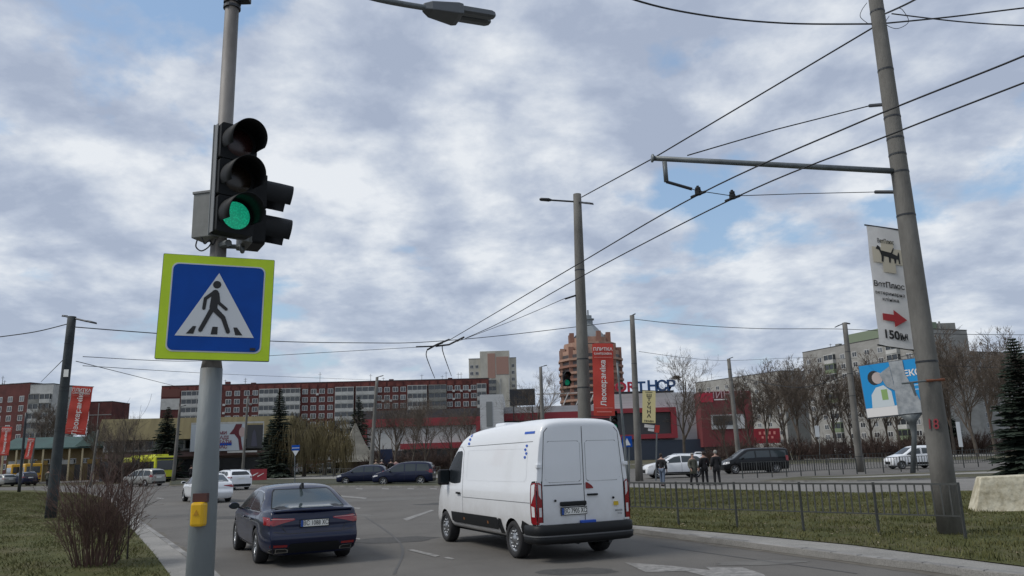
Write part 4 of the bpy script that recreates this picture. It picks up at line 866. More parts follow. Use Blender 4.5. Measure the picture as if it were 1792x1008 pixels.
fig = [disc(*SP(.487, .765), .031), cap(*SP(.475, .67), *SP(.465, .50), .026, .030), cap(*SP(.465, .68), *SP(.375, .60), .0135), cap(*SP(.375, .60), *SP(.365, .49), .013),
       cap(*SP(.50, .66), *SP(.515, .56), .013), cap(*SP(.515, .56), *SP(.60, .49), .0125), cap(*SP(.45, .48), *SP(.345, .245), .018, .016), cap(*SP(.47, .49), *SP(.575, .39), .022, .018), cap(*SP(.575, .39), *SP(.635, .235), .017, .016)]
for i, f_ in enumerate(fig): flat(sg, 'walking_figure', f_, ink, -.0201-.0003*i)
for x0, x1, x2, x3 in ((.20, .275, .30, .265), (.455, .525, .525, .47), (.715, .79, .73, .69)): flat(sg, 'crossing_stripe', [SP(x0, .20), SP(x1, .20), SP(x2, .285), SP(x3, .285)], ink, -.0202)
flat(sg, 'sticker', rect(*[SP(.88, 0)[0], SP(.94, 0)[0], SP(0, .03)[1], SP(0, .06)[1]]), ink, -.0203)
b = MB()
for zz in (.25, .75): b.box(w_*.3, w_*.6, .03, .07, h_*zz-.02, h_*zz+.02)
b.build('mounting_rail', [galv], sg)
# signal pole
pbs = Vector((P(351, 1008, YP).x-.01, YP, .12)); d_ = P(408, 0, YP)-P(351, 1008, YP); z1 = P(370, 645, YP).z; d_ = d_/d_.z
sp = empty('signal_pole', pbs, label='tall grey steel signal pole with yellow push button box in the left foreground', cat='pole')
pt = lambda z_: d_*(z_-.12) + Vector((0, 0, 0))
b = MB(); b.tube([pt(.12), pt(z1-.75), pt(z1-.70), pt(z1)], [.112, .098, .094, .086], 24)
pole_grey = mat('painted_grey_steel', (.15, .17, .175), .6, col2=(.105, .088, .06), vscale=2.6, stretch=(1, 1, .35), noisep=(.54, .74), bump=.15); b.build('lower_shaft', [pole_grey], sp, True)
ztop = P(410, -130, YP).z
b = MB(); b.tube([pt(z1), pt(z1+.1), pt(ztop)], [.084, .068, .058], 20); b.build('upper_shaft', [mat('weathered_zinc', (.17, .16, .15), .6, .1, var=.35, vscale=4, stretch=(1, 1, .3))], sp, True)
for r_ in (14, 5): zz = P(406, r_, YP).z; b = MB(); b.tube([pt(zz-.012), pt(zz+.012)], .075, 20); b.build('clamp_band', [dark_metal], sp)
q = pt(P(420, -4, YP).z); b = MB(); b.box(q.x+.03, q.x+.16, q.y-.04, q.y+.04, q.z-.05, q.z+.03); b.build('clamp_box', [dark_metal], sp, bevel=.01)
q = pt(P(358, 898, YP).z)+Vector((.012, -.10, 0)); ybtn = mat('yellow_box', (.62, .36, .004), .35)
b = MB(); b.box(q.x-.052, q.x+.052, q.y-.07, q.y+.03, q.z-.09, q.z+.09); o = b.build('push_button_box', [ybtn], sp, bevel=.02)
b = MB(); b.prism([(q.x-.02, q.z-.005), (q.x+.02, q.z-.005), (q.x, q.z+.035)], q.y-.075, q.y-.069); b.build('arrow_mark', [mat('dark_yellow', (.4, .2, .004), .5)], o)
b = MB(); b.box(q.x-.055, q.x+.055, q.y-.02, q.y+.04, q.z+.09, q.z+.155); b.build('bracket_plate', [mat('brown_rust', (.07, .025, .02), .7)], sp)
# long lamp arm and its head
root = sp; a1 = P(416, -95, YP)-pbs; L1 = P(740, 13, 7.6)-pbs; L2 = P(862, 33, 7.95)-pbs; dd = (L2-L1).normalized()
b = MB(); b.tube(smoothline([a1, P(520, -55, 6.8)-pbs, P(640, -7, 7.2)-pbs, L1+dd*.1], 6), .032, 10); b.build('lamp_arm', [galv], sp, True)
lamp = mat('lamp_body', (.10, .11, .12), .5, .2); s_ = dd.cross(Vector((0, 0, 1))).normalized(); u_ = s_.cross(dd)
b = MB(); vs = []; LL = (L2-L1).length
for t_, wd, up, dn in ((0, .035, .035, .035), (.1, .09, .045, .06), (.45, .14, .05, .085), (.52, .135, .045, .075)): vs += [L1+dd*t_*LL+s_*a_*wd+u_*(up if bb > 0 else -dn) for a_, bb in ((-1, -1), (1, -1), (1, 1), (-1, 1))]
b.add(vs, [(i*4+j, i*4+(j+1) % 4, (i+1)*4+(j+1) % 4, (i+1)*4+j) for i in range(3) for j in range(4)]+[(0, 1, 2, 3), (12, 13, 14, 15)]); b.build('lamp_housing', [lamp], sp, bevel=.01)
for s2 in (-.068, .068):
    b = MB(); vs = []
    for t_, k in ((.50, 1), (.93, 1), (.98, .75), (1.0, .4)): vs += [L1+dd*t_*LL+s_*(s2+a_*.058*k)+u_*bb*k for a_, bb in ((-1, -.03), (-.5, -.045), (.5, -.045), (1, -.03), (1, .025), (-1, .025))]
    b.add(vs, [(i*6+j, i*6+(j+1) % 6, (i+1)*6+(j+1) % 6, (i+1)*6+j) for i in range(3) for j in range(6)]+[tuple(range(6)), tuple(range(18, 24))]); b.build('lamp_module', [lamp], sp)
# traffic signals
sig_m = mat('signal_black', (.007, .008, .009), .6, spec=.22); edge_m = mat('signal_grey_edge', (.16, .165, .165), .5); lens_dark = mat('unlit_lens', (.028, .008, .008), .25); lens_dk2 = mat('unlit_amber_lens', (.02, .013, .008), .25)
def lens_green():
    M = bpy.data.materials.new('green_lens_lit'); M.use_nodes = True; t = M.node_tree; b_ = t.nodes['Principled BSDF']; b_.inputs['Base Color'].default_value = (.0, .12, .06, 1)
    v = t.nodes.new('ShaderNodeTexVoronoi'); v.inputs['Scale'].default_value = 75; tcn = t.nodes.new('ShaderNodeTexCoord'); t.links.new(tcn.outputs['Object'], v.inputs['Vector'])
    r = t.nodes.new('ShaderNodeValToRGB'); r.color_ramp.elements[0].position = .1; r.color_ramp.elements[0].color = (.01, .34, .19, 1); r.color_ramp.elements[1].position = .55; r.color_ramp.elements[1].color = (.005, .17, .10, 1)
    t.links.new(v.outputs[0], r.inputs[0]); t.links.new(r.outputs[0], b_.inputs['Emission Color']); b_.inputs['Emission Strength'].default_value = .75; return M
green_lit = lens_green()
def dim_lens():
    M = green_lit.copy(); M.name = 'dim_green_lens'; M.node_tree.nodes['Principled BSDF'].inputs['Emission Strength'].default_value = .3; return M
dim_green = dim_lens()
def signal(name, loc, yaw, n, label, lit=(), sc=1., grp=None, cat='traffic light', tilt=0):
    root = empty(name, loc, yaw, label, cat, grp); root.rotation_euler = (0, tilt, yaw); S = .335*sc; W2 = .165*sc
    for i in range(n):                              # local -y is the front; section 0 at the bottom
        z0 = i*S; b = MB(); b.prism(rrect(-W2, W2, z0+.003, z0+S-.003, .025*sc), -.055*sc, .075*sc); o = b.build('housing', [sig_m, edge_m], root, bevel=.008)
        for p in o.data.polygons:
            if p.center.y > .03*sc and abs(p.normal.y) < .5: pass
        c_ = z0+S/2; b = MB(); K = 24; vs = [(0, -.075*sc, c_)]
        for rr_, yy in ((.06, -.073), (.10, -.066), (.124, -.056)): vs += [(rr_*sc*math.cos(2*math.pi*k/K), yy*sc, c_+rr_*sc*math.sin(2*math.pi*k/K)) for k in range(K)]
        fs = [(0, 1+k, 1+(k+1) % K) for k in range(K)]+[(1+r_*K+k, 1+r_*K+(k+1) % K, 1+(r_+1)*K+(k+1) % K, 1+(r_+1)*K+k) for r_ in range(2) for k in range(K)]
        b.add(vs, fs); b.build('lens', [(dim_green if Vector(loc).y > 15 else green_lit) if i in lit else (lens_dk2 if i == 1 else lens_dark)], root, True)
        b = MB(); K = 30; vs = []; fs = []
        for k in range(K+1):                        # visor: open at the bottom, longer on top
            a = R(-22)+R(230)*k/K; r0 = .158*sc; top_ = max(0, math.sin(a)); ln = ((.24+.03*math.sin(a)) if n == 2 else (.17+.12*(.5+.5*math.sin(a))**.8))*sc
            for rr_ in (r0, r0-.006): vs += [(rr_*math.cos(a), -.05*sc, c_+rr_*math.sin(a)), (rr_*.99*math.cos(a), -.05*sc-ln*.5, c_+rr_*.99*math.sin(a)-.008*sc), (rr_*.98*math.cos(a), -.05*sc-ln, c_+rr_*.98*math.sin(a)-.02*sc)]
        for k in range(K):
            o_ = k*6; q_ = o_+6
            fs += [(o_, o_+1, q_+1, q_), (o_+1, o_+2, q_+2, q_+1), (o_+4, o_+3, q_+3, q_+4), (o_+5, o_+4, q_+4, q_+5), (o_+2, o_+5, q_+5, q_+2)]
        b.add(vs, fs); b.build('visor', [sig_m], root, True)
    return root
sgl = signal('traffic_light', P(407, 412, 6.05), R(42), 3, 'black three lens traffic light showing green on the tall signal pole', (0,), .93, tilt=0)
b = MB(); b.box(-.165, -.158, .0, .07, .01, .93); b.build('lit_edge', [edge_m], sgl)  # grey strip: light catching the left side of the black housing, as colour
b = MB(); b.box(-.17, .17, .071, .085, -.005, .94); b.build('backplate', [mat('backplate_grey', (.13, .14, .14), .5)], sgl)
sg2 = signal('traffic_light', P(446, 434, 6.42), R(120), 2, 'two lens pedestrian signal seen from its side behind the green traffic light', (), .93, cat='pedestrian signal')
b = MB(); b.box(-.155, .155, .05, .13, .0, .62); b.build('back_case', [mat('case_grey_green', (.10, .105, .095), .6)], sg2, bevel=.01)
b = MB(); q = pt(P(395, 430, YP).z)+pbs
b.tube([q, P(420, 432, 6.25), P(424, 440, 6.35), P(424, 428, 6.4)], .02, 8); b.tube([q, P(400, 425, 6.15)], .03, 8); tag(b.build('signal_bracket', [galv]), 'steel bracket under the traffic light joining both signals to the pole', 'bracket')
w_, h_ = .2, .40; M_ = Matrix.Translation(P(334, 417, 6.2)) @ Matrix.Rotation(R(-14), 4, 'Z'); bx = thing_at('control_box', M_, 'grey metal control box on the left side of the signal pole', 'box')
b = MB(); b.box(0, w_, 0, .16, 0, h_); b.build('case', [mat('box_grey', (.17, .175, .165), .55, var=.15, vscale=6)], bx, bevel=.008)
b = MB(); b.box(-.006, w_+.006, -.008, .166, h_-.02, h_+.004); b.build('lid', [edge_m], bx, bevel=.004)
cb = [P(345, 420, 6.15), P(343, 432, 6.15), P(352, 439, 6.15), P(364, 433, 6.15), P(370, 424, 6.15)]
cable('cable_loop', cb, .006, 'thin cable hanging in a loop under the grey control box', 'cables on the signal pole')
cable('cable_loop', [P(352, 415, 6.12), P(358, 426, 6.12), P(366, 420, 6.12), P(372, 428, 6.15), P(378, 418, 6.15)], .008, 'black cable bundle under the grey control box', 'cables on the signal pole')
# far signals
s3 = signal('traffic_light', Vector(P(992, 676, 30)), R(10), 2, 'small traffic light hanging left of the tall middle pole, green lit', (0,), .85, 'far traffic lights')
bs = Vector((P(1099, 835, 47).x, 47, 0)); ps = pole('signal_pole', bs, P(1080, 635, 47), .09, .06, galv, 'slender grey signal pole between the red banner and the cream banner pole', n=10)
s4 = signal('traffic_light', P(1083, 752, 46.8)+Vector((-.25, -.1, 0)), R(0), 3, 'small traffic light on the slender pole under the red banner, green lit', (0,), 1.1, 'far traffic lights')
# banners
redb = mat('banner_red', (.46, .045, .03), .7, var=.06, vscale=2); whp = mat('print_white', (.68, .66, .64), .6); prk = mat('print_pink', (.62, .22, .19), .6)
def red_banner(bl, br, tl, Y, label, lines=True):
    M_, w_, h_ = frame(bl, br, tl, Y); o = thing_at('hanging_banner', M_, label, 'banner', 'red shop banners on poles')
    b = MB(); N_ = 12; vs = []
    for i in range(N_+1):
        for xx in (0, w_*.5, w_): bulge = .015*math.sin(i*1.3)+.02*(xx == w_*.5); vs += [(xx, -.006-bulge, h_*i/N_), (xx, .006-bulge, h_*i/N_)]
    fs = []
    for i in range(N_):
        for k in range(2): a = i*6+k*2; fs += [(a, a+2, a+8, a+6), (a+1, a+7, a+9, a+3)]
    b.add(vs, fs); b.build('cloth', [redb], o, True)
    for zz in (0, h_): b = MB(); b.tube([(-.15, 0, zz), (w_+.03, 0, zz)], .015, 6); b.build('bracket', [dark_metal], o)
    text('writing', 'Леокераміка', w_*.35, whp, o, (w_*.5, -.036, h_*.45), roll=math.pi/2, bold=.02)
    text('writing', 'ПЛИТКА', w_*.21, whp, o, (w_*.5, -.05, h_*.915), bold=.02, sx=1.05); text('writing', 'САНТЕХНІКА', w_*.13, whp, o, (w_*.5, -.05, h_*.852), bold=.02)
    for zz in (.80, .105): flat(o, 'stripe', rect(w_*.08, w_*.92, h_*zz, h_*zz+h_*.007), prk, -.036)
    flat(o, 'stripe', rect(w_*.15, w_*.85, h_*.05, h_*.062), prk, -.05)
    return o
red_banner((1039, 728), (1076, 728), (1033, 601), 27.6, 'red vertical shop banner on the tall pole behind the van roof')
red_banner((113, 759), (149, 761), (120, 675), 30.4, 'red vertical shop banner on the dark left lamp post')
red_banner((-3, 797), (15, 797), (0, 747), 50, 'red banner cut by the left edge of the picture')
red_banner((42, 803), (54, 804), (46, 766), 65.8, 'small distant red banner on the thin dark pole')
M_, w_, h_ = frame((1124, 740), (1147, 741), (1121, 683), YC-.4); o = thing_at('hanging_banner', M_, 'cream vertical banner with black letters on the concrete pole', 'banner')
b = MB(); b.box(0, w_, -.01, .01, 0, h_); b.build('cloth', [mat('banner_cream', (.62, .54, .27), .7)], o)
for i, ch in enumerate('ШТУЧНА'): text('writing', ch, .29, ink, o, (w_*.5, -.015, h_*(.84-.125*i)), bold=.03, sx=1.3)
text('writing', 'ТРАВА', .17, ink, o, (w_*.5, -.015, h_*.055), bold=.03, sx=1.2); flat(o, 'small_mark', rect(w_*.2, w_*.75, h_*.94, h_*.96), ink, -.012)
for zz in (0, h_): b = MB(); b.tube([(-.2, 0, zz), (w_, 0, zz)], .02, 6); b.build('bracket', [dark_metal], o)
M_, w_, h_ = frame((1127, 753), (1150, 756), (1126, 742), YC-.2); o = thing_at('direction_sign', M_, 'small white and red direction signs below the cream banner', 'sign')
flat(o, 'white_board', rect(0, w_*.75, h_*.5, h_), whp, 0, .02); flat(o, 'white_board', rect(w_*.3, w_*.75, 0, h_*.4), whp, 0, .02); flat(o, 'red_board', rect(w_*.8, w_*1.15, -h_*.1, h_*1.1), redb, 0, .02)
b = MB(); b.tube([(w_*.95, .03, h_), (w_*.95+.25, .03, -3.2)], .05, 6); b.build('post', [galv], o)
# vet banner on the big pole
vb = mat('banner_white', (.68, .67, .65), .75, var=.1, vscale=1.5); q = 17.05
M_, w_, h_ = frame((1539, 604), (1600, 613), (1516, 394), 16.9); A_ = P(1539, 604, 16.9); B_ = P(1600, 613, 16.9); C_ = P(1516, 394, 16.9)
M_ = Matrix.Translation(A_); w_ = B_.x-A_.x; h_ = C_.z-A_.z; SHR = Matrix.Identity(4); SHR[2][0] = (B_.z-A_.z)/w_; SHR[0][2] = (C_.x-A_.x)/h_; o = thing_at('hanging_banner', M_, 'white vet clinic banner with dog and cat and red arrow on the big pole', 'banner')
b = MB(); N_ = 14; vs = []
for i in range(N_+1):
    for k_ in range(4): bu = .012*math.sin(i*1.1+k_)+(.015 if k_ in (1, 2) else 0); vs += [(w_*k_/3, -.004-bu, h_*i/N_), (w_*k_/3, .004-bu, h_*i/N_)]
fs = []
for i in range(N_):
    for k_ in range(3): a = i*8+k_*2; fs += [(a, a+2, a+10, a+8), (a+1, a+9, a+11, a+3)]
b.add(vs, fs); b.build('cloth', [vb], o, True)
for zz in (0, h_): b = MB(); b.tube([(-.04, 0, zz), (w_+.28, 0, zz)], .018, 6); b.build('bracket', [dark_metal], o)
beige = mat('print_beige', (.56, .51, .40), .7); y_ = -.03
flat(o, 'beige_cross', [(w_*x, h_*zz) for x, zz in ((.08, .69), (.35, .69), (.35, .615), (.72, .615), (.72, .69), (.97, .69), (.97, .82), (.72, .82), (.72, .885), (.35, .885), (.35, .82), (.08, .82))], beige, y_)
dg_ = [(.18, .805), (.24, .835), (.30, .825), (.33, .795), (.62, .785), (.80, .765), (.84, .80), (.86, .79), (.86, .70), (.83, .70), (.82, .735), (.76, .735), (.74, .70), (.70, .70), (.69, .735), (.60, .74), (.58, .70), (.54, .70), (.54, .745), (.40, .75), (.37, .70), (.32, .70), (.33, .75), (.30, .78), (.26, .80)]
flat(o, 'dog_and_cat', [(w_*x, h_*zz) for x, zz in dg_], ink, y_-.006); flat(o, 'tail', [(w_*x, h_*zz) for x, zz in ((.62, .785), (.70, .83), (.72, .825), (.66, .78))], ink, y_-.0063)
text('writing', 'ВетПлюс', w_*.19, ink, o, (w_*.5, y_-.006, h_*.868+.02), bold=-.0, sx=.6)
text('writing', 'ВетПлюс', w_*.235, ink, o, (w_*.46, y_-.006, h_*.505), bold=.015, sx=.88); text('writing', 'ветеринарна', w_*.15, ink, o, (w_*.46, y_-.006, h_*.435), sx=.93); text('writing', 'клініка', w_*.15, ink, o, (w_*.46, y_-.006, h_*.385))
flat(o, 'red_arrow', [(w_*x, h_*zz) for x, zz in ((.17, .21), (.17, .265), (.5, .265), (.5, .305), (.87, .235), (.5, .165), (.5, .21))], mat('arrow_red', (.38, .03, .035), .6), y_-.006)
text('writing', '150м', w_*.35, ink, o, (w_*.49, y_-.006, h_*.095), bold=.03, sx=.9)
for ch in o.children: ch.data.transform(SHR @ ch.matrix_basis); ch.location = (0, 0, 0)
# billboard
M_, w_, h_ = frame((1518.7, 731), (1640, 719), (1505, 641), 53.5, 50.5); o = thing_at('billboard', M_, 'blue advertising billboard with torn grey sheet on a single post behind the big pole', 'billboard')
bb = mat('poster_blue', (.0, .24, .55), .5); gp = mat('torn_sheet', (.20, .22, .235), .5, col2=(.33, .35, .36), vscale=2.5); sk = mat('poster_skin', (.42, .36, .34), .6)
b = MB(); b.box(-.06, w_+.06, .02, .30, -.08, h_+.06); b.build('frame', [mat('billboard_frame', (.09, .10, .11), .6)], o)
flat(o, 'poster', rect(0, w_, 0, h_), bb, 0, .02); flat(o, 'white_band', [(0, 0), (w_, 0), (w_, h_*.22), (w_*.8, h_*.22), (w_*.4, h_*.17), (0, h_*.17)], whp, -.025)
flat(o, 'cook_uniform', [(w_*.10, h_*.17), (w_*.12, h_*.42), (w_*.2, h_*.55), (w_*.32, h_*.58), (w_*.42, h_*.45), (w_*.43, h_*.17)], mat('poster_white', (.52, .58, .6), .6), -.03)
flat(o, 'hair', disc(w_*.20, h_*.74, .42, 14, 1.15), ink, -.031); flat(o, 'face', disc(w_*.25, h_*.73, .36, 14, 1.1), sk, -.034); flat(o, 'held_food', rect(w_*.27, w_*.36, h_*.3, h_*.5), mat('poster_green', (.22, .35, .12), .6), -.034)
flat(o, 'torn_sheet', [(w_*.46, 0), (w_*.48, h_*.6), (w_*.46, h_), (w_*.66, h_), (w_*.66, h_*.75), (w_*.78, h_*.3), (w_*.86, 0)], gp, -.05, .03); flat(o, 'grey_cone', [(w_*.29, h_*.8), (w_*.46, h_*.92), (w_*.48, h_*.45), (w_*.36, h_*.55)], gp, -.055, .02)
text('writing', 'ЕКОЛО', .55, whp, o, (w_*.86, -.04, h_*.74), bold=.03); flat(o, 'white_logo', rect(w_*.86, w_*.97, h_*.88, h_*1.), whp, -.03)
for zz, ww in ((.5, 1.1), (.42, .9)): flat(o, 'small_print', rect(w_*.76, w_*.76+ww, h_*zz, h_*zz+.08), mat('print_pale_blue', (.3, .5, .7), .6), -.03)
p0 = M_.inverted() @ P(1597, 826, 52); p1 = Vector((w_*.62, .15, -.08)); b = MB(); p0.z = (M_.inverted() @ Vector((P(1597, 826, 52).x, 52, 0))).z
b.tube([p0, p1-Vector((0, 0, 1.2)), p1-Vector((0, 0, .5)), p1], [.17, .16, .26, .7], 10); b.build('post', [galv], o, True)
# road signs
def small_sign(name, px, py0, py1, Y, label, cat='road sign'):
    base = Vector((P(px, py1, Y).x, Y, .1)); top = P(px, py0, Y); o = empty(name, base, label=label, cat=cat); b = MB(); b.tube([(0, 0, 0), top-base], .04, 8); b.build('post', [galv], o); return o, top-base
o, t = small_sign('road_sign', 516, 779, 846, 64, 'blue and white bus lane sign on a thin post in the middle verge')
flat(o, 'blue_panel', rect(-.32, .32, t.z-.42, t.z), sb, -.05, .02); flat(o, 'white_triangle', [(-.26, t.z-.44), (0, t.z-.85), (.26, t.z-.44)], sw_, -.05, .02); flat(o, 'white_stripe', rect(-.30, .30, t.z-.25, t.z-.2), sw_, -.075)
o, t = small_sign('road_sign', 1101, 763, 838, 48, 'blue pedestrian crossing sign beyond the slender signal pole')
flat(o, 'blue_panel', rect(-.3, .3, t.z-.65, t.z), sb, -.05, .02); flat(o, 'white_triangle', [(-.2, t.z-.55), (.2, t.z-.55), (0, t.z-.12)], sw_, -.075)
o, t = small_sign('road_sign', 1434, 745, 800, 110, 'narrow white sign on a post before the parked cars on the right')
flat(o, 'white_panel', rect(-.25, .35, t.z-1.5, t.z), sw_, -.05, .03)
o, t = small_sign('road_sign', 1683, 738, 795, 90, 'tall thin white sign right of the big pole')
flat(o, 'white_panel', rect(-.2, .25, t.z-2.8, t.z), sw_, -.05, .03)
# ------------------------------------------------------------------ fences
fm = mat('fence_grey', (.055, .058, .055), .6, .2, var=.2, vscale=4)
def guard(name, pts, h, M, label, nbar=8, r=.018, low=.4, grp=None, zb=.12):
    o = empty(name, (pts[0][0], pts[0][1], zb), label=label, cat='fence', group=grp); A = Vector((pts[0][0], pts[0][1], 0)); pts = [Vector((p[0], p[1], 0))-A for p in pts]
    for p in pts: b = MB(); b.box(p.x-r*1.15, p.x+r*1.15, p.y-r*1.15, p.y+r*1.15, -.05, h+.01); b.build('post', [M], o)
    for a, c_ in zip(pts[:-1], pts[1:]):
        b = MB(); d = c_-a; ang = math.atan2(d.y, d.x); T = Matrix.Translation(a) @ Matrix.Rotation(ang, 4, 'Z'); l = d.length
        b.box(0, l, -r*.8, r*.8, h-.04, h-.003, 0, T); b.box(0, l, -r*.6, r*.6, h*low-.012, h*low+.012, 0, T)
        for k in range(1, nbar): x = l*k/nbar; b.box(x-r*.68, x+r*.68, -r*.5, r*.5, h*low, h-.01, 0, T)
        b.build('panel', [M], o)
    return o
n = 7; a = G(1096, 915, .12); c_ = G(1690, 943, .12); pts = [a+(c_-a)*(i/5) for i in range(6)]
guard('guard_fence', pts, 1.02, fm, 'grey metal guard fence on the near right verge in front of the big pole', 10, .019)
def far_fence(px0, py0, px1, py1, n, lab, h=.95): a, b_ = G(px0, py0, .1), G(px1, py1, .1); guard('guard_fence', [a+(b_-a)*(i/n) for i in range(n+1)], h, fm, lab, 6, .025, .3, 'far guard fences', .1)
far_fence(1300, 836, 1500, 828, 8, 'low grey fence beyond the light footpath, in front of the black passenger van')
far_fence(1515, 828, 1760, 813, 9, 'low grey fence passing under the billboard'); far_fence(1640, 806, 1800, 796, 6, 'far low fence right of the big pole'); far_fence(1380, 815, 1640, 806, 8, 'far low fence left of the big pole')
far_fence(560, 836, 770, 834, 8, 'low fence behind the two dark cars')
# painted concrete block
M_ = Matrix.Translation(G(1705, 896, .12)); o = thing_at('concrete_block', M_, 'cream painted stone block with sloping side at the right edge', 'block')
b = MB(); vs = [(0, 0, -.1), (3.2, -.5, -.1), (3.2, .7, -.1), (.3, .9, -.1), (.36, .12, .86), (3.2, -.2, .92), (3.2, .5, .92), (.55, .65, .86)]
b.add(vs, [(0, 1, 5, 4), (1, 2, 6, 5), (2, 3, 7, 6), (3, 0, 4, 7), (4, 5, 6, 7), (0, 3, 2, 1)]); b.build('block', [mat('cream_stone', (.30, .26, .17), .9, var=.0, col2=(.56, .52, .40), vscale=3.5, noisep=(.3, .6), bump=.8, bscale=5)], o, bevel=.03)
# ------------------------------------------------------------------ buildings
brick = mat('dark_red_brick', (.092, .026, .023), .9, var=.28, vscale=.35, bump=.2, bscale=4); whpanel = mat('white_panel', (.42, .42, .40), .85, var=.15, vscale=.5)
greypanel = mat('grey_panel', (.20, .20, .185), .9, var=.2, vscale=.4); frame_w = mat('window_frame_white', (.45, .45, .44), .6); pane = mat('window_pane', (.03, .035, .04), .12, spec=.8); pane2 = mat('window_pane_light', (.13, .14, .15), .2)
roofm = mat('roof_felt', (.06, .06, .06), .95); cream = mat('cream_wall', (.45, .38, .24), .9, var=.12, vscale=.5); mast = mat('mast', (.05, .05, .05), .7)
WM = {}
def win_mesh(w_, h_, fm_=None, style=0):
    k = (round(w_, 2), round(h_, 2), style)
    if k not in WM:
        b = MB(); t = max(.05, w_*.09); b.box(-w_/2, w_/2, -.06, .0, 0, h_, 0)
        n = 2 if w_ < 2.5 else int(w_/1.1)
        for i in range(n): x0 = -w_/2+t+(w_-t)*i/n; b.box(x0, x0+(w_-t)/n-t, -.075, -.061, t, h_-t, 1)
        me = b.mesh('window'); me.materials.append(fm_ or frame_w); me.materials.append(pane2 if style else pane); WM[k] = me
    return WM[k]
def win(parent, x, z_, w_=1.4, h_=1.5, y=0, style=0, fm_=None, rz=0, name='window'):
    o = bpy.data.objects.new(name, win_mesh(w_, h_, fm_, style)); COL.objects.link(o); o.parent = parent; o.location = (x, y, z_); o.rotation_euler.z = rz; return o
def building(name, A, B, H, depth, wall_m, label, cat='building', group=None):
    A = Vector((A[0], A[1], 0)); B = Vector((B[0], B[1], 0)); d = B-A; o = empty(name, A, math.atan2(d.y, d.x), label, cat, group); L_ = d.length
    b = MB(); b.box(0, L_, 0, depth, -1, H); b.build('wall', [wall_m], o); b = MB(); b.box(-.06, L_+.06, -.06, depth+.06, H+.003, H+.22); b.build('roof', [roofm], o); return o, L_
def balcony(o, x, z_, w_, h=2.8, M=None, gl=True, dpt=1.1, y=0, open_=False):
    b = MB(); b.box(x, x+w_, y-dpt, y-.002, z_, z_+1.15, 0); b.box(x, x+w_, y-dpt*.9, y-.002, z_+h-.25, z_+h-.004, 0)
    n = max(2, int(w_/1.6))
    for i in range(n+1): xx = x+(w_-.12)*i/n; b.box(xx, xx+.12, y-dpt*.95, y-dpt*.85, z_+1.15, z_+h-.25, 0)
    b.box(x+.05, x+w_-.05, y-dpt*.8, y-.01, z_+1.15, z_+h-.26, 1)
    b.build('balcony', [M or whpanel, pane], o)
def masts(o, L_, H, n, dep, seed):
    rg = random.Random(seed)
    for i in range(n):
        x = rg.uniform(2, L_-2); y = rg.uniform(1, dep-1); hh = rg.uniform(1.5, 4); b = MB(); b.tube([(x, y, H+.3), (x, y, H+hh)], .07, 5); b.box(x-.6, x+.6, y-.03, y+.03, H+hh*.8, H+hh*.8+.08); b.build('antenna', [mast], o)
        if i % 2: b = MB(); b.box(x+2, x+3.6, y, y+1.2, H+.4, H+1.3); b.build('vent', [brick if wallred else greypanel], o)
wallred = True
# long red block
Y0 = 268; A = P(275, 800, Y0); B = P(858, 780, Y0+6); o, L_ = building('apartment_block', A, B, 28.6, 14, brick, 'very long dark red nine storey apartment block with white balconies behind the trees')
pxm = lambda p: (p-275)/(858-275)*L_
zt = [28.6-3.7-2.82*i for i in range(9)]
b = MB(); b.box(0, pxm(308), -.12, -.003, 24.9, 27.6, 1); b.box(.0, pxm(308), -.12, -.003, 20.6, 24.3, 0); b.build('blank_panel', [whpanel, mat('brown_panel', (.13, .05, .04), .9)], o)
nw = 0; restw = MB()
for x in (393, 408, 425, 440, 528, 543, 558, 573, 660, 674, 689, 703, 787, 801, 816, 830):
    for i, zz in enumerate(zt):
        if i < 5: win(o, pxm(x), zz-.2, 1.9, 1.75, 0, style=0 if (x+i) % 4 else 1); nw += 1
        else: restw.box(pxm(x)-.9, pxm(x)+.9, -.06, -.003, zz-.2, zz+1.5)
r_ = restw.build('lower_windows', [frame_w], o); r_['kind'] = 'stuff'
for x0, x1, M_b in ((312, 348, None), (448, 482, None), (486, 520, None), (582, 615, None), (619, 652, None), (711, 746, None), (749, 781, greypanel), (836, 853, None)):
    for i, zz in enumerate(zt[:6]): balcony(o, pxm(x0), zz-.9, pxm(x1)-pxm(x0), 2.82, M_b)
b = MB()
for i in range(38): x = L_*i/38; b.box(x+.3, x+2.6, -.1, -.003, 26.6, 28.2)
b.build('parapet_panels', [mat('rust_panel', (.12, .035, .028), .9, var=.5, vscale=.3)], o); masts(o, L_, 28.6, 12, 14, 4); rg = random.Random(3)
for k in range(26): x = pxm(rg.choice((386, 400, 417, 433, 535, 550, 566, 667, 681, 696, 794, 808, 823))); zz = zt[rg.randrange(5)]; b = MB(); b.box(x-.45, x+.4, -.4, -.003, zz-.7, zz); b.build('air_conditioner', [frame_w], o)
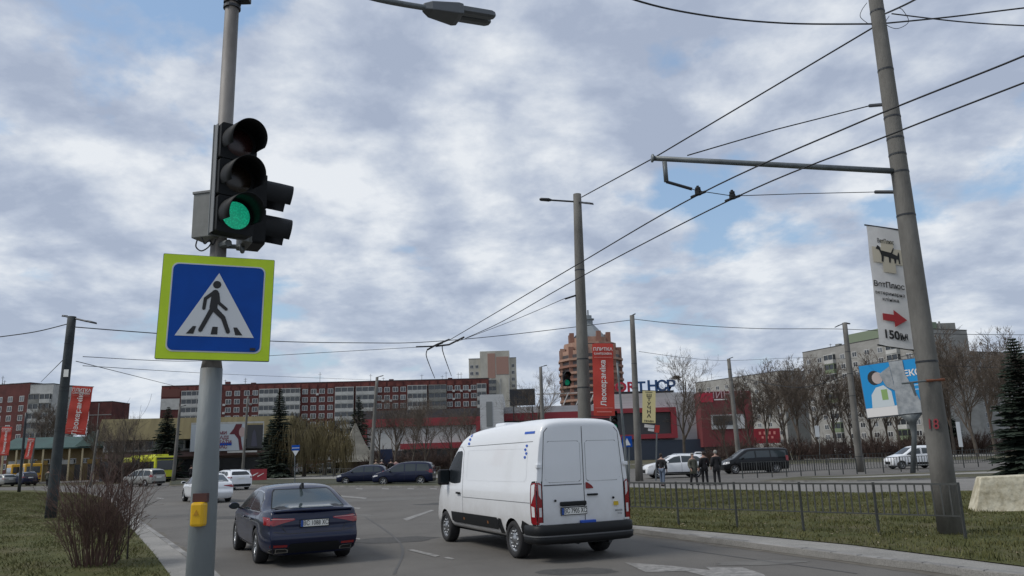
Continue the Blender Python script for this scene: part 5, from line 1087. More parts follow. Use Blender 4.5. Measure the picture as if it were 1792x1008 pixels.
# left red block
A = P(-60, 800, 238); B = P(40, 800, 232); o, L_ = building('apartment_block', A, B, 27.2, 14, brick, 'dark red nine storey block with rows of small white windows at the left edge')
for x in (-10, 8, 28):
    for i in range(8): win(o, (x+60)/100*L_, 27.2-5.4-2.82*i, 1.8, 1.7, 0, style=i % 3 == 0)
masts(o, L_, 27.2, 3, 14, 7)
A = P(41, 800, 231); B = P(82, 800, 231); wallred = False; o, L_ = building('apartment_block', A, B, 26.6, 13, whpanel, 'pale block with stacked glazed balconies between the red block and the red banner')
for i in range(8): balcony(o, .3, 26.6-5.6-2.82*i, L_*.46, 2.82, whpanel if i % 3 else greypanel); balcony(o, L_*.52, 26.6-5.6-2.82*i, L_*.44, 2.82, greypanel if i % 2 else whpanel)
A = P(83, 800, 240); B = P(120, 800, 300); o, L_ = building('apartment_block', A, B, 22.5, 12, greypanel, 'receding grey block partly behind the left lamp post')
for i in range(7):
    for k in range(6): win(o, L_*(k+.5)/6, 22.5-3.2-2.82*i, 2.4, 1.5)
wallred = True; A = P(149, 800, 262); B = P(189, 800, 262); o, L_ = building('apartment_block', A, B, 23.4, 12, brick, 'windowless dark red end wall right of the left red banner')
b = MB(); b.box(-.1, L_+.1, -.1, -.003, 3, 8.8); b.box(0, L_, -.06, -.002, 19.0, 19.3); b.box(L_*.4, L_*.4+.3, -.07, -.002, 9, 23); b.build('pale_band', [mat('pale_band', (.24, .23, .22), .9)], o)
# grey tower
A = P(823, 790, 330); B = P(908, 790, 330); o, L_ = building('tower_block', A, B, 42.5, 18, mat('tower_concrete', (.44, .42, .36), .9, var=.2, vscale=.25, stretch=(1, 1, .4)), 'beige grey concrete tower block with brown top panels behind the red block')
b = MB(); b.box(L_*.24, L_*.86, -1.2, 12, 0, 45.5); b.build('projecting_bay', [MATS['tower_concrete']], o)
b = MB(); b.box(L_*.40, L_*.56, -1.32, -1.203, 34, 44.5); b.box(L_*.58, L_*.84, -1.32, -1.203, 35.5, 43); b.build('brown_panel', [mat('tower_brown', (.33, .20, .16), .9)], o)
for k in range(4): b = MB(); b.box(L_*(.26+.19*k), L_*(.26+.19*k)+.35, -1.5, -1.202, 0, 34); b.build('rib', [whpanel], o)
for i in range(11):
    for x in (.06, .17): win(o, L_*x, 38.5-2.85*i, 1.4, 1.4)
    win(o, L_*.93, 38.5-2.85*i, 1.3, 1.4); balcony(o, L_*.40, 30.5-2.85*i, L_*.17, 2.85, greypanel, y=-1.2, dpt=.9)
# orange tower
tb = mat('orange_brick', (.34, .21, .155), .9, var=.15, vscale=.3); tb2 = mat('dull_orange_brick', (.25, .13, .095), .9); ca = P(1041, 790, 340); o = empty('tower_block', (ca.x, ca.y, 0), 0, 'tall orange brick tower with rounded balconies and a grey pyramid roof', 'building')
def octo(b, r, z0, z1, ry=None, r1=None, mi=0, n=12):
    r1 = r1 or r; vs = [(r*math.cos(2*math.pi*(i+.5)/n), r*math.sin(2*math.pi*(i+.5)/n), z0) for i in range(n)]+[(r1*math.cos(2*math.pi*(i+.5)/n), r1*math.sin(2*math.pi*(i+.5)/n), z1) for i in range(n)]
    b.add(vs, [(i, (i+1) % n, n+(i+1) % n, n+i) for i in range(n)]+[tuple(range(n-1, -1, -1)), tuple(range(n, 2*n))], mi)
b = MB(); octo(b, 13.2, -1, 45); octo(b, 11.6, 45, 48.5); octo(b, 8.4, 48.5, 51); b.build('wall', [tb], o)
for i in range(14):
    zz = 3+2.9*i; b = MB(); octo(b, 14.3, zz, zz+.95, n=12); b.build('balcony_ring', [tb if i % 2 else tb2], o)
    b = MB(); octo(b, 13.35, zz+1.0, zz+2.5); b.build('window_band', [mat('tower_glazing', (.06, .05, .05), .5)], o)  # dull dark brown glazing between the balcony rings
for i in range(12):
    a = 2*math.pi*(i+.5)/12; b = MB(); c_, s_2 = math.cos(a), math.sin(a); b.box(12.6*c_-1.1, 12.6*c_+1.1, 12.6*s_2-1.1, 12.6*s_2+1.1, -.5, 46.5); b.build('pier', [tb2 if i % 3 else tb], o)
for i in range(8): a = 2*math.pi*(i+.5)/8; b = MB(); b.box(8.6*math.cos(a)-1, 8.6*math.cos(a)+1, 8.6*math.sin(a)-1, 8.6*math.sin(a)+1, 47, 53.3); b.build('turret', [tb2], o)
zr = mat('zinc_roof', (.20, .22, .23), .5, .2); b = MB(); octo(b, 8, 51, 57.5, r1=2.2, n=8); octo(b, 2.0, 57.5, 59.5, n=8); octo(b, 2.7, 59.5, 60, n=8); octo(b, 1.6, 60, 61.5, n=8); b.build('roof', [zr], o)
b = MB(); b.tube([(0, 0, 61), (0, 0, 64)], .35, 6); b.build('spire', [zr], o)
# shopping centre
YM = 170; metal = mat('metal_cladding', (.47, .475, .475), .5, .1, var=.08, vscale=.5, bump=.3, bscale=1, stretch=(.2, .2, 6)); mred = mat('frame_red', (.24, .022, .032), .6); dark_gl = mat('dark_glazing', (.05, .052, .055), .25); parap = mat('dark_parapet', (.06, .055, .06), .8)
A = P(630, 800, YM); o = empty('shopping_centre', (A.x, YM, 0), 0, 'long grey shopping centre with red frames and roof letters behind the junction', 'building')
mx_ = lambda p: (p-630)/FPX*YM*1.005; mz = lambda p, q: P(q, p, YM).z
def mbx(nm, x0, x1, z0, z1, y0, y1, M_): b = MB(); b.box(mx_(x0), mx_(x1), y0, y1, z0, z1); return b.build(nm, [M_], o)
z_top = mz(717, 740); mbx('wall', 636, 835, -1, z_top-1.8, 0, 30, metal); mbx('parapet', 634, 837, z_top-1.8, z_top, -.6, 30.5, parap); mbx('red_frame', 634, 837, z_top-3.5, z_top-1.8, -.9, -.003, mred); mbx('red_frame', 829, 837, -.5, z_top-3.5, -.9, -.003, mred); mbx('red_frame', 634, 642, -.5, z_top-3.5, -.9, -.003, mred)
for a, b2 in ((650, 690), (705, 822)): mbx('white_panel', a, b2, z_top-8.4, z_top-3.9, -.3, -.004, mat('mall_white', (.45, .45, .44), .8))
mbx('red_fascia', 700, 829, 1.6+2.2, 5, -1.4, -.31, mred); mbx('shop_glazing', 645, 828, -.5, 3.6, -.2, -.005, dark_gl)
zb_ = mz(693, 850); mbx('metal_hall', 837.5, 877, -1, zb_, -4, 25, metal); mbx('hall_door', 848, 858, 8, zb_-1.5, -4.1, -4.003, mat('louvre_grey', (.17, .18, .18), .6))
for a, b2, c1, c2 in ((888, 931, 683, 711),): mbx('screen', a, b2, mz(c2, 905), mz(c1, 905), -3, -2, mat('screen_black', (.008, .009, .012), .35)); [mbx('screen_post', q_, q_+1.5, 8, mz(c2, 905), -2.6, -2.2, dark_metal) for q_ in (893, 925)]
zr_ = mz(722, 950); mbx('middle_hall', 877.5, 1058, -1, zr_+1.6, 4, 30, metal); mbx('red_band', 873, 1058, zr_-1.6, zr_, -1, -.003, mred); mbx('shop_glazing', 878, 1058, -.5, zr_-1.6, 0, 3, dark_gl)
for i in range(5): b = MB(); x = mx_(935+i*23); b.tube([(x, 3, zr_+1.6), (x+1.2, 3, zr_+4.2)], .15, 5); b.tube([(x, 3, zr_+4.2), (x+2.9, 3, zr_+4.2)], .12, 5); b.build('roof_frame', [whpanel], o)
zh = mz(687, 1130); mbx('main_hall', 1058.5, 1210, -1, zh, 2, 40, metal); mbx('red_frame', 1062, 1172, mz(722, 1130), mz(714, 1130), -.8, 1.99, mred); mbx('red_frame', 1163, 1172, mz(760, 1130), mz(722, 1130), -.8, 1.99, mred); mbx('red_frame', 1062, 1172, mz(768, 1130), mz(760, 1130), -.8, 1.99, mred)
mbx('shop_glazing', 1064, 1163, mz(760, 1130), mz(722, 1130), .3, 1.99, dark_gl); mbx('entrance_glazing', 1060, 1300, -.5, mz(769, 1200), -.5, 1.5, mat('blue_grey_glazing', (.03, .04, .06), .3))
z0_, z1_ = mz(782, 1250), mz(687, 1250); mbx('red_wing', 1210, 1297, z0_, z1_, -3, 22, mat('wing_red', (.15, .03, .034), .8)); mbx('wing_window', 1226, 1282, mz(752, 1250), mz(727, 1250), -3.2, -3.003, metal); mbx('wing_window', 1229, 1262, mz(745, 1250), mz(729, 1250), -3.3, -3.203, dark_gl); mbx('bright_panel', 1210, 1232, mz(706, 1220), z1_-.3, -3.15, -3.003, mat('bright_red', (.42, .01, .04), .6))
text('wing_writing', 'ШИНОК', 2.3, mat('letter_pink', (.45, .3, .32), .7), o, (mx_(1254), -3.05, mz(693, 1250)), bold=.0, ext=.02); flat(o, 'wing_mark', rect(mx_(1234), mx_(1256), mz(702, 1250), mz(700, 1250)), whp, -3.01)
mbx('red_hoarding', 1290, 1332, mz(777, 1310), mz(752, 1310), -6, -5.7, mat('hoarding_red', (.24, .01, .02), .7)); [flat(o, 'hoarding_mark', rect(mx_(1297+8*k), mx_(1300.5+8*k), mz(762, 1310), mz(757, 1310)), prk, -6.01) for k in range(4)]; [flat(o, 'hoarding_mark', rect(mx_(1301+8*k), mx_(1304.5+8*k), mz(769, 1310), mz(765, 1310)), prk, -6.01) for k in range(3)]
lr = mat('letter_red', (.42, .008, .03), .4); lb = mat('letter_blue', (.012, .06, .17), .4)
for ch, px_, M2, sz in (('O', 1080, lr, 2.9), ('R', 1098, lr, 2.9), ('T', 1115, lb, 2.9), ('Н', 1135, lb, 3.1), ('С', 1151, lb, 3.1), ('Р', 1167, lb, 3.1)):
    text('roof_letter', ch, sz, M2, o, (mx_(px_), -.5, zh+1.2), bold=.03, ext=.15, sx=1.1)
b = MB(); b.box(mx_(1060), mx_(1175), 2.1, 2.3, zh, zh+.5); b.build('letter_rail', [dark_metal], o)
# poster hall with the olive fascia
YH = 108; A = P(186, 830, YH); B = P(500, 820, YH+4); A.z = B.z = 0; d = B-A; o = empty('poster_hall', A, math.atan2(d.y, d.x), 'low hall with olive sloping fascia and large posters behind the signal pole', 'building'); L_ = d.length
hx = lambda p: (p-186)/(500-186)*L_; olive = mat('olive_fascia', (.15, .125, .06), .85, var=.18, vscale=.4, stretch=(4, 1, .3)); zt_ = P(330, 730, YH).z; zf = P(330, 768, YH).z; bw = mat('brown_wall', (.10, .075, .06), .9, var=.2, vscale=.5)
b = MB(); b.box(0, L_, 0, 26, -1, zf); b.build('wall', [bw], o)
b = MB(); vs = [(-1, -2.2, zf), (L_+1, -2.2, zf), (L_+1, -.4, zt_), (-1, -.4, zt_), (-1, 26, zf), (L_+1, 26, zf), (L_+1, 26, zt_), (-1, 26, zt_)]; b.add(vs, [(0, 1, 2, 3), (3, 2, 6, 7), (0, 3, 7, 4), (1, 5, 6, 2), (0, 4, 5, 1), (4, 7, 6, 5)]); b.build('fascia', [olive], o)
for i in range(18):
    x = L_*(i+.5)/18; win(o, x, 3.9, 2.6, 1.6, style=i % 2); 
    b = MB(); b.box(x-1.5, x+1.3, -.1, -.003, .1, 2.7); b.build('shopfront', [dark_gl], o)
b = MB(); b.box(0, L_, -1.2, 0, 3.05, 3.6); b.build('canopy', [mat('canopy_pink', (.16, .10, .09), .85)], o)
def poster(x0, x1, z0, z1, M2, nm='poster'): b = MB(); b.box(hx(x0), hx(x1), -2.6, -2.35, z0, z1); return b.build(nm, [M2], o)
pz0, pz1 = P(420, 788, YH).z, P(420, 741, YH).z; p = poster(335, 431, pz0, pz1, mat('poster_pale', (.40, .44, .47), .6)); fx = hx
flat(p, 'red_hair', [(fx(402), pz0+2.2), (fx(409), pz0+2.9), (fx(413), pz1-.05), (fx(424), pz1-.05), (fx(421), pz1-1.2), (fx(425), pz0+.7), (fx(427), pz0+.05), (fx(421), pz0+.05), (fx(418), pz0+1.5), (fx(411), pz0+2.2)], mat('poster_hair', (.10, .012, .02), .7), -2.62)
flat(p, 'face', disc(fx(424.5), pz1-1.15, .42, 16, 1.6), mat('poster_face', (.40, .30, .28), .7), -2.63)
flat(p, 'blue_strip', rect(fx(385), fx(407), pz0+.7, pz0+1.1), sb, -2.62)
for i, s_2 in enumerate(('МИ', 'РАДІ', 'ВІТАТИ', 'ВАС')): text('poster_writing', s_2, .62, mat('poster_ink', (.16, .03, .05), .7), p, (fx(391), -2.63, pz1-1.25-.62*i), bold=.03)
p = poster(433, 461, pz0+.3, pz1-.2, mat('poster_dark', (.035, .036, .04), .6)); flat(p, 'standing_figure', [(fx(441), pz0+.5), (fx(443), pz1-1.3), (fx(446), pz1-.8), (fx(449), pz1-1.3), (fx(452), pz0+.5)], mat('poster_grey', (.06, .06, .085), .7), -2.62)
b = MB(); b.box(hx(335), hx(462.5), -2.6, -2.4, pz1+.02, pz1+.25); b.box(hx(461.2), hx(462.6), -2.6, -2.4, pz0+.5, pz1+.02); b.box(hx(400), hx(452), -2.6, -2.4, pz0-.3, pz0-.05); b.build('poster_frame', [whpanel], o)
flat(o, 'blue_sign', rect(hx(336), hx(347), zf-.9, zf+1.1), sb, -2.4)
# market with the green roof
YG = 128; A = P(8, 840, YG); B = P(214, 835, YG+3); A.z = B.z = 0; d = B-A; o = empty('market_hall', A, math.atan2(d.y, d.x), 'low market hall with green metal roof behind the left lawn', 'building'); L_ = d.length
gw = mat('market_wall', (.12, .085, .045), .9, col2=(.20, .15, .07), vscale=.35); b = MB(); HG = P(110, 783, YG).z; b.box(0, L_, 0, 14, -.5, HG-.05); b.build('wall', [gw], o)
gr = mat('green_roof', (.022, .06, .05), .6, var=.2, vscale=.4); zg = P(110, 762, YG).z
b = MB(); b.add([(-1, -1.6, HG), (L_+1, -1.6, HG), (L_+1, 5, zg), (-1, 5, zg), (-1, 16, HG), (L_+1, 16, HG), (-1, -1.6, HG-.2), (L_+1, -1.6, HG-.2)], [(0, 1, 2, 3), (3, 2, 5, 4), (0, 3, 4), (1, 5, 2), (6, 7, 1, 0), (6, 4, 5, 7)]); b.build('roof', [gr], o)
b = MB(); b.add([(L_*.60, -1.9, HG+.1), (L_*.86, -1.9, HG+.1), (L_*.73, -1.0, zg+.6), (L_*.73, 5, zg+.6)], [(0, 1, 2), (0, 2, 3), (1, 3, 2)]); b.build('gable', [gr], o)
for i in range(9):
    x = L_*(i+.5)/9; b = MB(); b.box(x-.5, x+.5, -.12, -.003, .1, 2.5); b.build('stall_door', [dark_gl], o); win(o, x+1, 2.7, 1.2, .8); b = MB(); b.box(x-1.1, x-.85, -1.5, -1.3, 0, HG-.2); b.build('post', [cream], o)
    if i % 2 == 0: b = MB(); b.box(x-.6, x+1.3, -.2, -.125, 2.6, 3.3); b.build('stall_sign', [mat('ochre_sign', (.30, .19, .05), .8) if i % 4 else whpanel], o)
# right grey blocks
gc = mat('panel_concrete', (.23, .225, .21), .92, col2=(.32, .315, .295), vscale=.35, stretch=(.6, .6, 1.5)); wallred = False
A = P(1424, 800, 250); B = P(1655, 790, 205); o, L_ = building('apartment_block', A, B, 31.5, 14, gc, 'long grey panel block rising behind the blue billboard')
for i in range(9):
    for k in range(10):
        if (k % 5) == 2: balcony(o, L_*(k+.1)/10, 27.4-2.95*i-.9, L_*.08, 2.9, whpanel if (k+i) % 3 else mat('balcony_green', (.16, .20, .12), .8))
        else: win(o, L_*(k+.5)/10, 27.4-2.95*i, 1.9, 1.6, style=(i+k) % 3 == 0)
b = MB(); b.box(L_*.38, L_*.9, 1, 9, 31.9, 34.5); b.build('roof_house', [mat('green_cladding', (.18, .22, .15), .8)], o); masts(o, L_, 31.5, 6, 12, 9)
A = P(1638, 790, 215); B = P(1704, 790, 215); o, L_ = building('apartment_block', A, B, 31, 14, cream, 'cream topped block with grey roof storey right of the big pole')
b = MB(); b.box(-.1, L_+.1, -.1, 14.1, 31.003, 34.5); b.build('roof_storey', [greypanel], o); b = MB(); b.box(L_*.55, L_*.6, -.2, -.102, 31, 35); b.box(0, L_, -.25, -.003, 20, 26.8); b.build('grey_facing', [gc], o)
for i in range(8):
    for k in range(4): win(o, L_*(k+.5)/4, 24-2.9*i, 1.8, 1.5, y=-.25 if i < 2 else 0)
masts(o, L_, 34, 2, 12, 2)
A = P(1706, 790, 222); B = P(1850, 790, 235); o, L_ = building('apartment_block', A, B, 27.2, 14, gc, 'grey panel block behind the bare trees at the right edge')
for i in range(8):
    for k in range(7): win(o, L_*(k+.5)/7, 23-2.9*i, 1.9, 1.5, style=(i*k) % 3 == 0)
A = P(1226, 790, 300); B = P(1382, 790, 262); o, L_ = building('apartment_block', A, B, 27.0, 14, mat('pale_concrete', (.30, .295, .275), .9, var=.15, vscale=.3), 'pale panel block rising above the red shop wing')
for i in range(8):
    for k in range(9): win(o, L_*(k+.5)/9, 23.3-2.9*i, 1.8, 1.5, style=(i+k) % 2)
masts(o, L_, 27, 4, 12, 5)
# grey pavilion with the pointed roof
cp = P(621, 820, 118); o = empty('pavilion', (cp.x, cp.y, 0), R(20), 'pointed concave grey pavilion roof on posts by a dark spruce', 'pavilion'); zp = P(621, 741, 118).z
pg = mat('pavilion_grey', (.19, .18, .15), .9, var=.2, vscale=.8); b = MB(); prof = [(3.1, zp-5.6), (2.2, zp-4.6), (1.3, zp-3.0), (.65, zp-1.4), (.1, zp)]; vs = []
for r_, zz in prof: vs += [(r_*c, r_*s, zz) for c, s in ((1, 1), (-1, 1), (-1, -1), (1, -1))]
b.add(vs, [(i*4+k, i*4+(k+1) % 4, (i+1)*4+(k+1) % 4, (i+1)*4+k) for i in range(4) for k in range(4)]); b.build('roof', [pg], o)
for c, s in ((1, 1), (-1, 1), (-1, -1), (1, -1)): b = MB(); b.tube([(2.7*c, 2.7*s, 0), (1.9*c, 1.9*s, zp-4.7)], .12, 6); b.build('post', [pg], o)
b = MB(); b.box(-2, 2, -2, 2, 0, 2.3); b.build('low_wall', [bw], o)
# low red and white hoarding by the hall
p0_ = P(432, 833, 84); p0_ = P(438, 833, 84); o = empty('hoarding', (p0_.x, 84, .12), 0, 'low red and white advertising hoarding right of the white estate car', 'hoarding')
b = MB(); b.box(0, 1.7, 0, .15, 0, 1.15); b.build('board', [mat('hoarding_dull_red', (.25, .02, .03), .7)], o); flat(o, 'white_board', rect(-.65, -.05, 0, 1.1), whp, .02, .06); flat(o, 'white_board', rect(-1.7, -1.1, .05, 1.0), whp, .02, .06)
flat(o, 'white_stroke', cap(.3, .5, .8, .75, .06, .03), whp, -.01); flat(o, 'white_stroke', cap(.8, .4, 1.4, .7, .05, .03), whp, -.01)
# small dark kiosks and the blue sign board by the hedge
p0_ = P(676, 812, 105); o = empty('notice_board', (p0_.x, 105, 0), 0, 'dark blue notice board right of the pole behind the hatchback', 'board'); b = MB(); b.box(-.8, .8, 0, .1, 1.2, 3.2); b.build('board', [mat('board_blue', (.01, .02, .06), .6)], o)
for x in (-.7, .7): b = MB(); b.tube([(x, .15, 0), (x, .15, 3.2)], .05, 6); b.build('post', [dark_metal], o)
# ------------------------------------------------------------------ buses
def make_bus(name, L_, W, H, M, label, win_h=(1.35, 2.45), poles=False):
    o = empty(name, label=label, cat='bus'); yb = MB(); yb.box(-2.4, L_-2.4, -W/2, W/2, .35, H); yb.build('body', [M], o, bevel=.14)
    for s in (1, -1):
        n = int(L_/1.5)
        for i in range(n): x = -2.0+(L_-.7)*i/n; b = MB(); b.box(x, x+(L_-.7)/n-.1, s*W/2-.02, s*W/2+.02, *win_h); b.build('side_window', [pane], o)
        for x in (0, L_-5.2): wheel(o, x, s*(W/2-.14), .45, .26, 'steel')
        b = MB(); b.box(-2.43, -2.40, s*(W/2-.18)-.09, s*(W/2-.18)+.09, .8, 1.15); b.build('tail_light', [red_l], o)
    b = MB(); b.box(-2.43, -2.38, -W/2+.22, W/2-.22, win_h[0]+.05, win_h[1]+.1); b.build('rear_window', [pane], o); b = MB(); b.box(L_-2.42, L_-2.37, -W/2+.12, W/2-.12, 1.1, 2.6); b.build('windscreen', [pane], o)
    b = MB(); b.box(-2.44, -2.40, -W/2+.1, W/2-.1, .4, .6); b.build('rear_bumper', [black_pl], o)
    if poles:
        for k in range(4): b = MB(); b.box(-1+2.3*k, .6+2.3*k, -.8, .8, H-.01, H+.22); b.build('roof_unit', [M], o, bevel=.05)
        b = MB(); b.box(-2.45, -2.41, -W/2+.15, W/2-.15, 2.65, 2.85); b.build('destination_panel', [ink], o)
    return o
lime = mat('lime_yellow_paint', (.50, .52, .02), .4, var=.06, vscale=1); yp = mat('yellow_bus_paint', (.55, .30, .01), .4)
bus = make_bus('trolleybus', 11.5, 2.5, 3.05, lime, 'lime yellow trolleybus with dark rear window behind the bush, left of the signal pole', poles=True); place(bus, 286, 844, 134, Y=96, shift=-2)
mb1 = make_bus('minibus', 6.5, 2.1, 2.75, yp, 'yellow minibus with pale rear window at the far left, right of the thin dark pole', (1.4, 2.25)); place(mb1, 55, 850, 128, Y=112, shift=-2)
mb2 = copy_tree(mb1); place(mb2, 31, 850, 128, Y=118, shift=-2); mb2['label'] = 'second yellow minibus at the far left, nearest the left picture edge'
mb1['group'] = mb2['group'] = 'yellow minibuses'
# ------------------------------------------------------------------ parked cars
cols = [silver_p, navy_p, black_p, white_p, mat('dark_grey_paint', (.04, .042, .045), .35, coat=.4), mat('dull_red_paint', (.12, .012, .012), .35, coat=.4), mat('blue_paint', (.015, .05, .12), .35, coat=.4)]
cn = ['silver', 'dark blue', 'black', 'white', 'dark grey', 'dull red', 'blue']
src = [ht, est, suv, mpv]; rg = random.Random(11)
def park(px, Y, ang, ci, si, where, grp):
    o = copy_tree(src[si], recolor={'body': cols[ci]}); place(o, px, 0, ang, Y=Y, shift=1.2, z=.05); o['group'] = grp; o['label'] = 'distant %s parked %s, %s' % (cn[ci], ['hatchback', 'estate car', 'crossover', 'people carrier'][si], where)
for i, (px_, ci, si) in enumerate([(540, 3, 2), (562, 2, 1), (583, 4, 0), (598, 2, 3), (649, 1, 0), (790, 4, 2)]):
    park(px_, 118+rg.uniform(-2, 5), 88+rg.uniform(-8, 8), ci, si, ['right of the blue lane sign', 'second right of the blue lane sign', 'left of the pointed pavilion', 'touching the pointed pavilion', 'behind the pole clamp of the middle verge', 'beside the white van mirror'][i], 'cars parked before the trees')
for i, (px_, ci, si) in enumerate([(1376, 3, 1), (1392, 3, 0), (1408, 4, 2), (1424, 2, 1), (1442, 0, 0), (1460, 0, 3), (1690, 1, 0), (1704, 4, 1), (1722, 6, 0), (1742, 4, 3), (1540, 2, 1), (1160, 3, 0), (1178, 2, 2)]):
    park(px_, 158+rg.uniform(-3, 6), 90+rg.uniform(-25, 25), ci, si, ['first right of the black van roof', 'second right of the black van roof', 'left of the narrow white sign', 'behind the narrow white sign', 'right of the narrow white sign', 'before the leaning pole', 'right of the big pole', 'beside the tall thin sign', 'left of the white minivan', 'behind the white minivan', 'under the blue billboard', 'before the bare tree by the mall', 'behind the white crossover roof'][i], 'cars parked along the far right')
o = copy_tree(fio); place(o, 1738, 0, 175, Y=150, shift=1.2, z=.05); o['label'] = 'small distant white van parked right of the big pole'; o['group'] = 'cars parked along the far right'
# ------------------------------------------------------------------ trees
bark = mat('bark', (.075, .062, .05), .95, var=.3, vscale=2); twig = mat('twigs', (.10, .078, .06), .95); twig2 = mat('willow_twigs', (.13, .105, .05), .95, var=.3, vscale=.5); bushm = mat('bush_twigs', (.10, .06, .048), .95, var=.3, vscale=3)
needle = mat('spruce_needles', (.010, .019, .012), .9, col2=(.022, .036, .02), vscale=1.2)
def bare_tree(seed, H, spread=.55, th=1., first=.22, n0=11, thick=1.0):
    rg = random.Random(seed); tr, cr = MB(), MB()
    def grow(p, d, l, r, lev, mb):
        n = (7, 5, 4, 3, 2)[lev]; pts = [p.copy()]; q = p.copy(); dd = d.copy(); ks = []
        for i in range(n):
            dd = (dd+Vector((rg.uniform(-1, 1), rg.uniform(-1, 1), rg.uniform(-.5, 1)+(.35 if lev else 0)))*(.07 if lev == 0 else .16)).normalized(); q = q+dd*l/n; pts.append(q.copy()); ks.append((q.copy(), dd.copy(), (i+1)/n))
        rad = [max(r*(1-.75*i/n), .006*thick) for i in range(n+1)]; mb.tube(pts, rad, (8, 5, 4, 3, 3)[lev], cap=False)
        if lev >= 4: return
        cnt = (n0, 7, 6, 4)[lev]
        for k in range(cnt):
            t = rg.uniform(first if lev == 0 else .2, 1.); j = min(n-1, int(t*n)); a = pts[j]+(pts[j+1]-pts[j])*(t*n-j if j < n-1 else rg.random()); dr = ks[j][1]
            ax = dr.orthogonal().normalized(); ax = Matrix.Rotation(rg.uniform(0, 6.283), 3, dr) @ ax; ang = rg.uniform(.35, .95)*(spread/.55); nd = (Matrix.Rotation(ang, 3, ax) @ dr).normalized()
            grow(a, nd, l*rg.uniform(.38, .62)*(1.15-.4*t if lev == 0 else 1), max(r*(1-.75*t)*.62, .008*thick), lev+1, cr)
    grow(Vector((0, 0, 0)), Vector((0, 0, 1)), H*.8, H*.016*th, 0, tr); return tr.mesh('trunk'), cr.mesh('crown')
def spruce(seed, H, W):
    rg = random.Random(seed); tr, cr = MB(), MB(); tr.tube([(0, 0, 0), (0, 0, H*.5), (0, 0, H)], [H*.014, H*.008, .02], 7); nz = int(H*4.6)
    for i in range(nz):
        t = (i+.5)/nz; z_ = H*(.06+.94*t); R_ = W*(1-t)**.85*rg.uniform(.75, 1.12)+.12
        for k in range(13):
            a = rg.uniform(0, 6.283); L_ = R_*rg.uniform(.6, 1.1); dr = rg.uniform(.15, .5)*(1.1-t); ca, sa = math.cos(a), math.sin(a); m_ = 4
            for j in range(m_):
                for s in (-1, 1):
                    u = (j+.3)/m_; x, y, zz = ca*L_*u, sa*L_*u, z_-dr*L_*u+.12*L_*u*u; w2 = L_*.40*(1.15-u)*rg.uniform(.7, 1.3); l2 = L_*.36
                    px_, py_ = -sa*s, ca*s
                    cr.add([(x, y, zz), (x+ca*l2*.5+px_*w2, y+sa*l2*.5+py_*w2, zz-.25*w2-rg.uniform(0, .12)), (x+ca*l2*1.2, y+sa*l2*1.2, zz-dr*l2), (x+ca*l2*.3, y+sa*l2*.3, zz+.05)], [(0, 1, 2), (0, 2, 3)])
    me = bpy.data.meshes.new('crown'); me.from_pydata(cr.v, [], cr.f); return tr.mesh('trunk'), me
def willow(seed, H):
    rg = random.Random(seed); tr, cr = MB(), MB(); tr.tube([(0, 0, 0), (.1, 0, H*.2), (0, .1, H*.42)], [H*.035, H*.026, H*.018], 8)
    for k in range(16):
        a = rg.uniform(0, 6.283); r_ = H*rg.uniform(.12, .36); z1 = H*rg.uniform(.62, .98); e = Vector((r_*math.cos(a), r_*math.sin(a), z1)); s_ = Vector((0, 0, H*rg.uniform(.25, .42))); mid = (s_+e)/2+Vector((0, 0, H*.08)); L_ = smoothline([s_, mid, e], 4); tr.tube(L_, [H*.012*(1-i/len(L_))+.02 for i in range(len(L_))], 5)
        for m_ in range(34):
            p = L_[rg.randrange(len(L_)//2, len(L_))]+Vector((rg.gauss(0, .07), rg.gauss(0, .07), rg.gauss(0, .03)))*H; l = rg.uniform(.25, .6)*H; l = min(l, p.z-.08*H); o_ = Vector((math.cos(a), math.sin(a), 0))*H*.06
            cr.tube([p, p+o_*.6+Vector((rg.gauss(0, .2), rg.gauss(0, .2), -l*.3)), p+o_+Vector((rg.gauss(0, .3), rg.gauss(0, .3), -l))], [.035, .03, .015], 3, cap=False)
    return tr.mesh('trunk'), cr.mesh('crown')
def bush(seed, H, W, n=70, r=.010, kids=7):
    rg = random.Random(seed); b = MB()
    def br(p, d, l, r_, lev):
        pts = [p]; q = p.copy()
        for i in range(4): d = (d+Vector((rg.uniform(-1, 1), rg.uniform(-1, 1), rg.uniform(-.3, .8)))*.16).normalized(); q = q+d*l/4; pts.append(q.copy())
        b.tube(pts, [max(r_*(1-.18*i), .0022) for i in range(5)], 3, cap=False)
        if lev < 2:
            for k in range(kids if lev == 0 else 4):
                t = rg.uniform(.25, 1); j = min(3, int(t*4)); ax = Matrix.Rotation(rg.uniform(0, 6.283), 3, d) @ d.orthogonal().normalized(); br(pts[j]+(pts[j+1]-pts[j])*rg.random(), (Matrix.Rotation(rg.uniform(.3, .8), 3, ax) @ d).normalized(), l*rg.uniform(.25, .5), r_*.5, lev+1)
    for k in range(n):
        a = rg.uniform(0, 6.283); s = rg.random()**.6; p = Vector((math.cos(a)*W*.28*s, math.sin(a)*W*.28*s, 0)); d = Vector((math.cos(a)*s*.55*W/H, math.sin(a)*s*.55*W/H, 1)).normalized(); br(p, d, H*rg.uniform(.6, 1.0)*(1-.25*s), r*rg.uniform(.6, 1.5), 0)
    return b.mesh('branches')
def put_tree(name, meshes, mats_, loc, s, rz, label, group, cat='tree', sz=None):
    o = empty(name, loc, rz, label, cat, group); o.scale = (s, s, sz or s)
    for me, m_ in zip(meshes, mats_):
        if not me.materials: me.materials.append(m_)
        c = bpy.data.objects.new(me.name.split('.')[0], me); COL.objects.link(c); c.parent = o
    return o
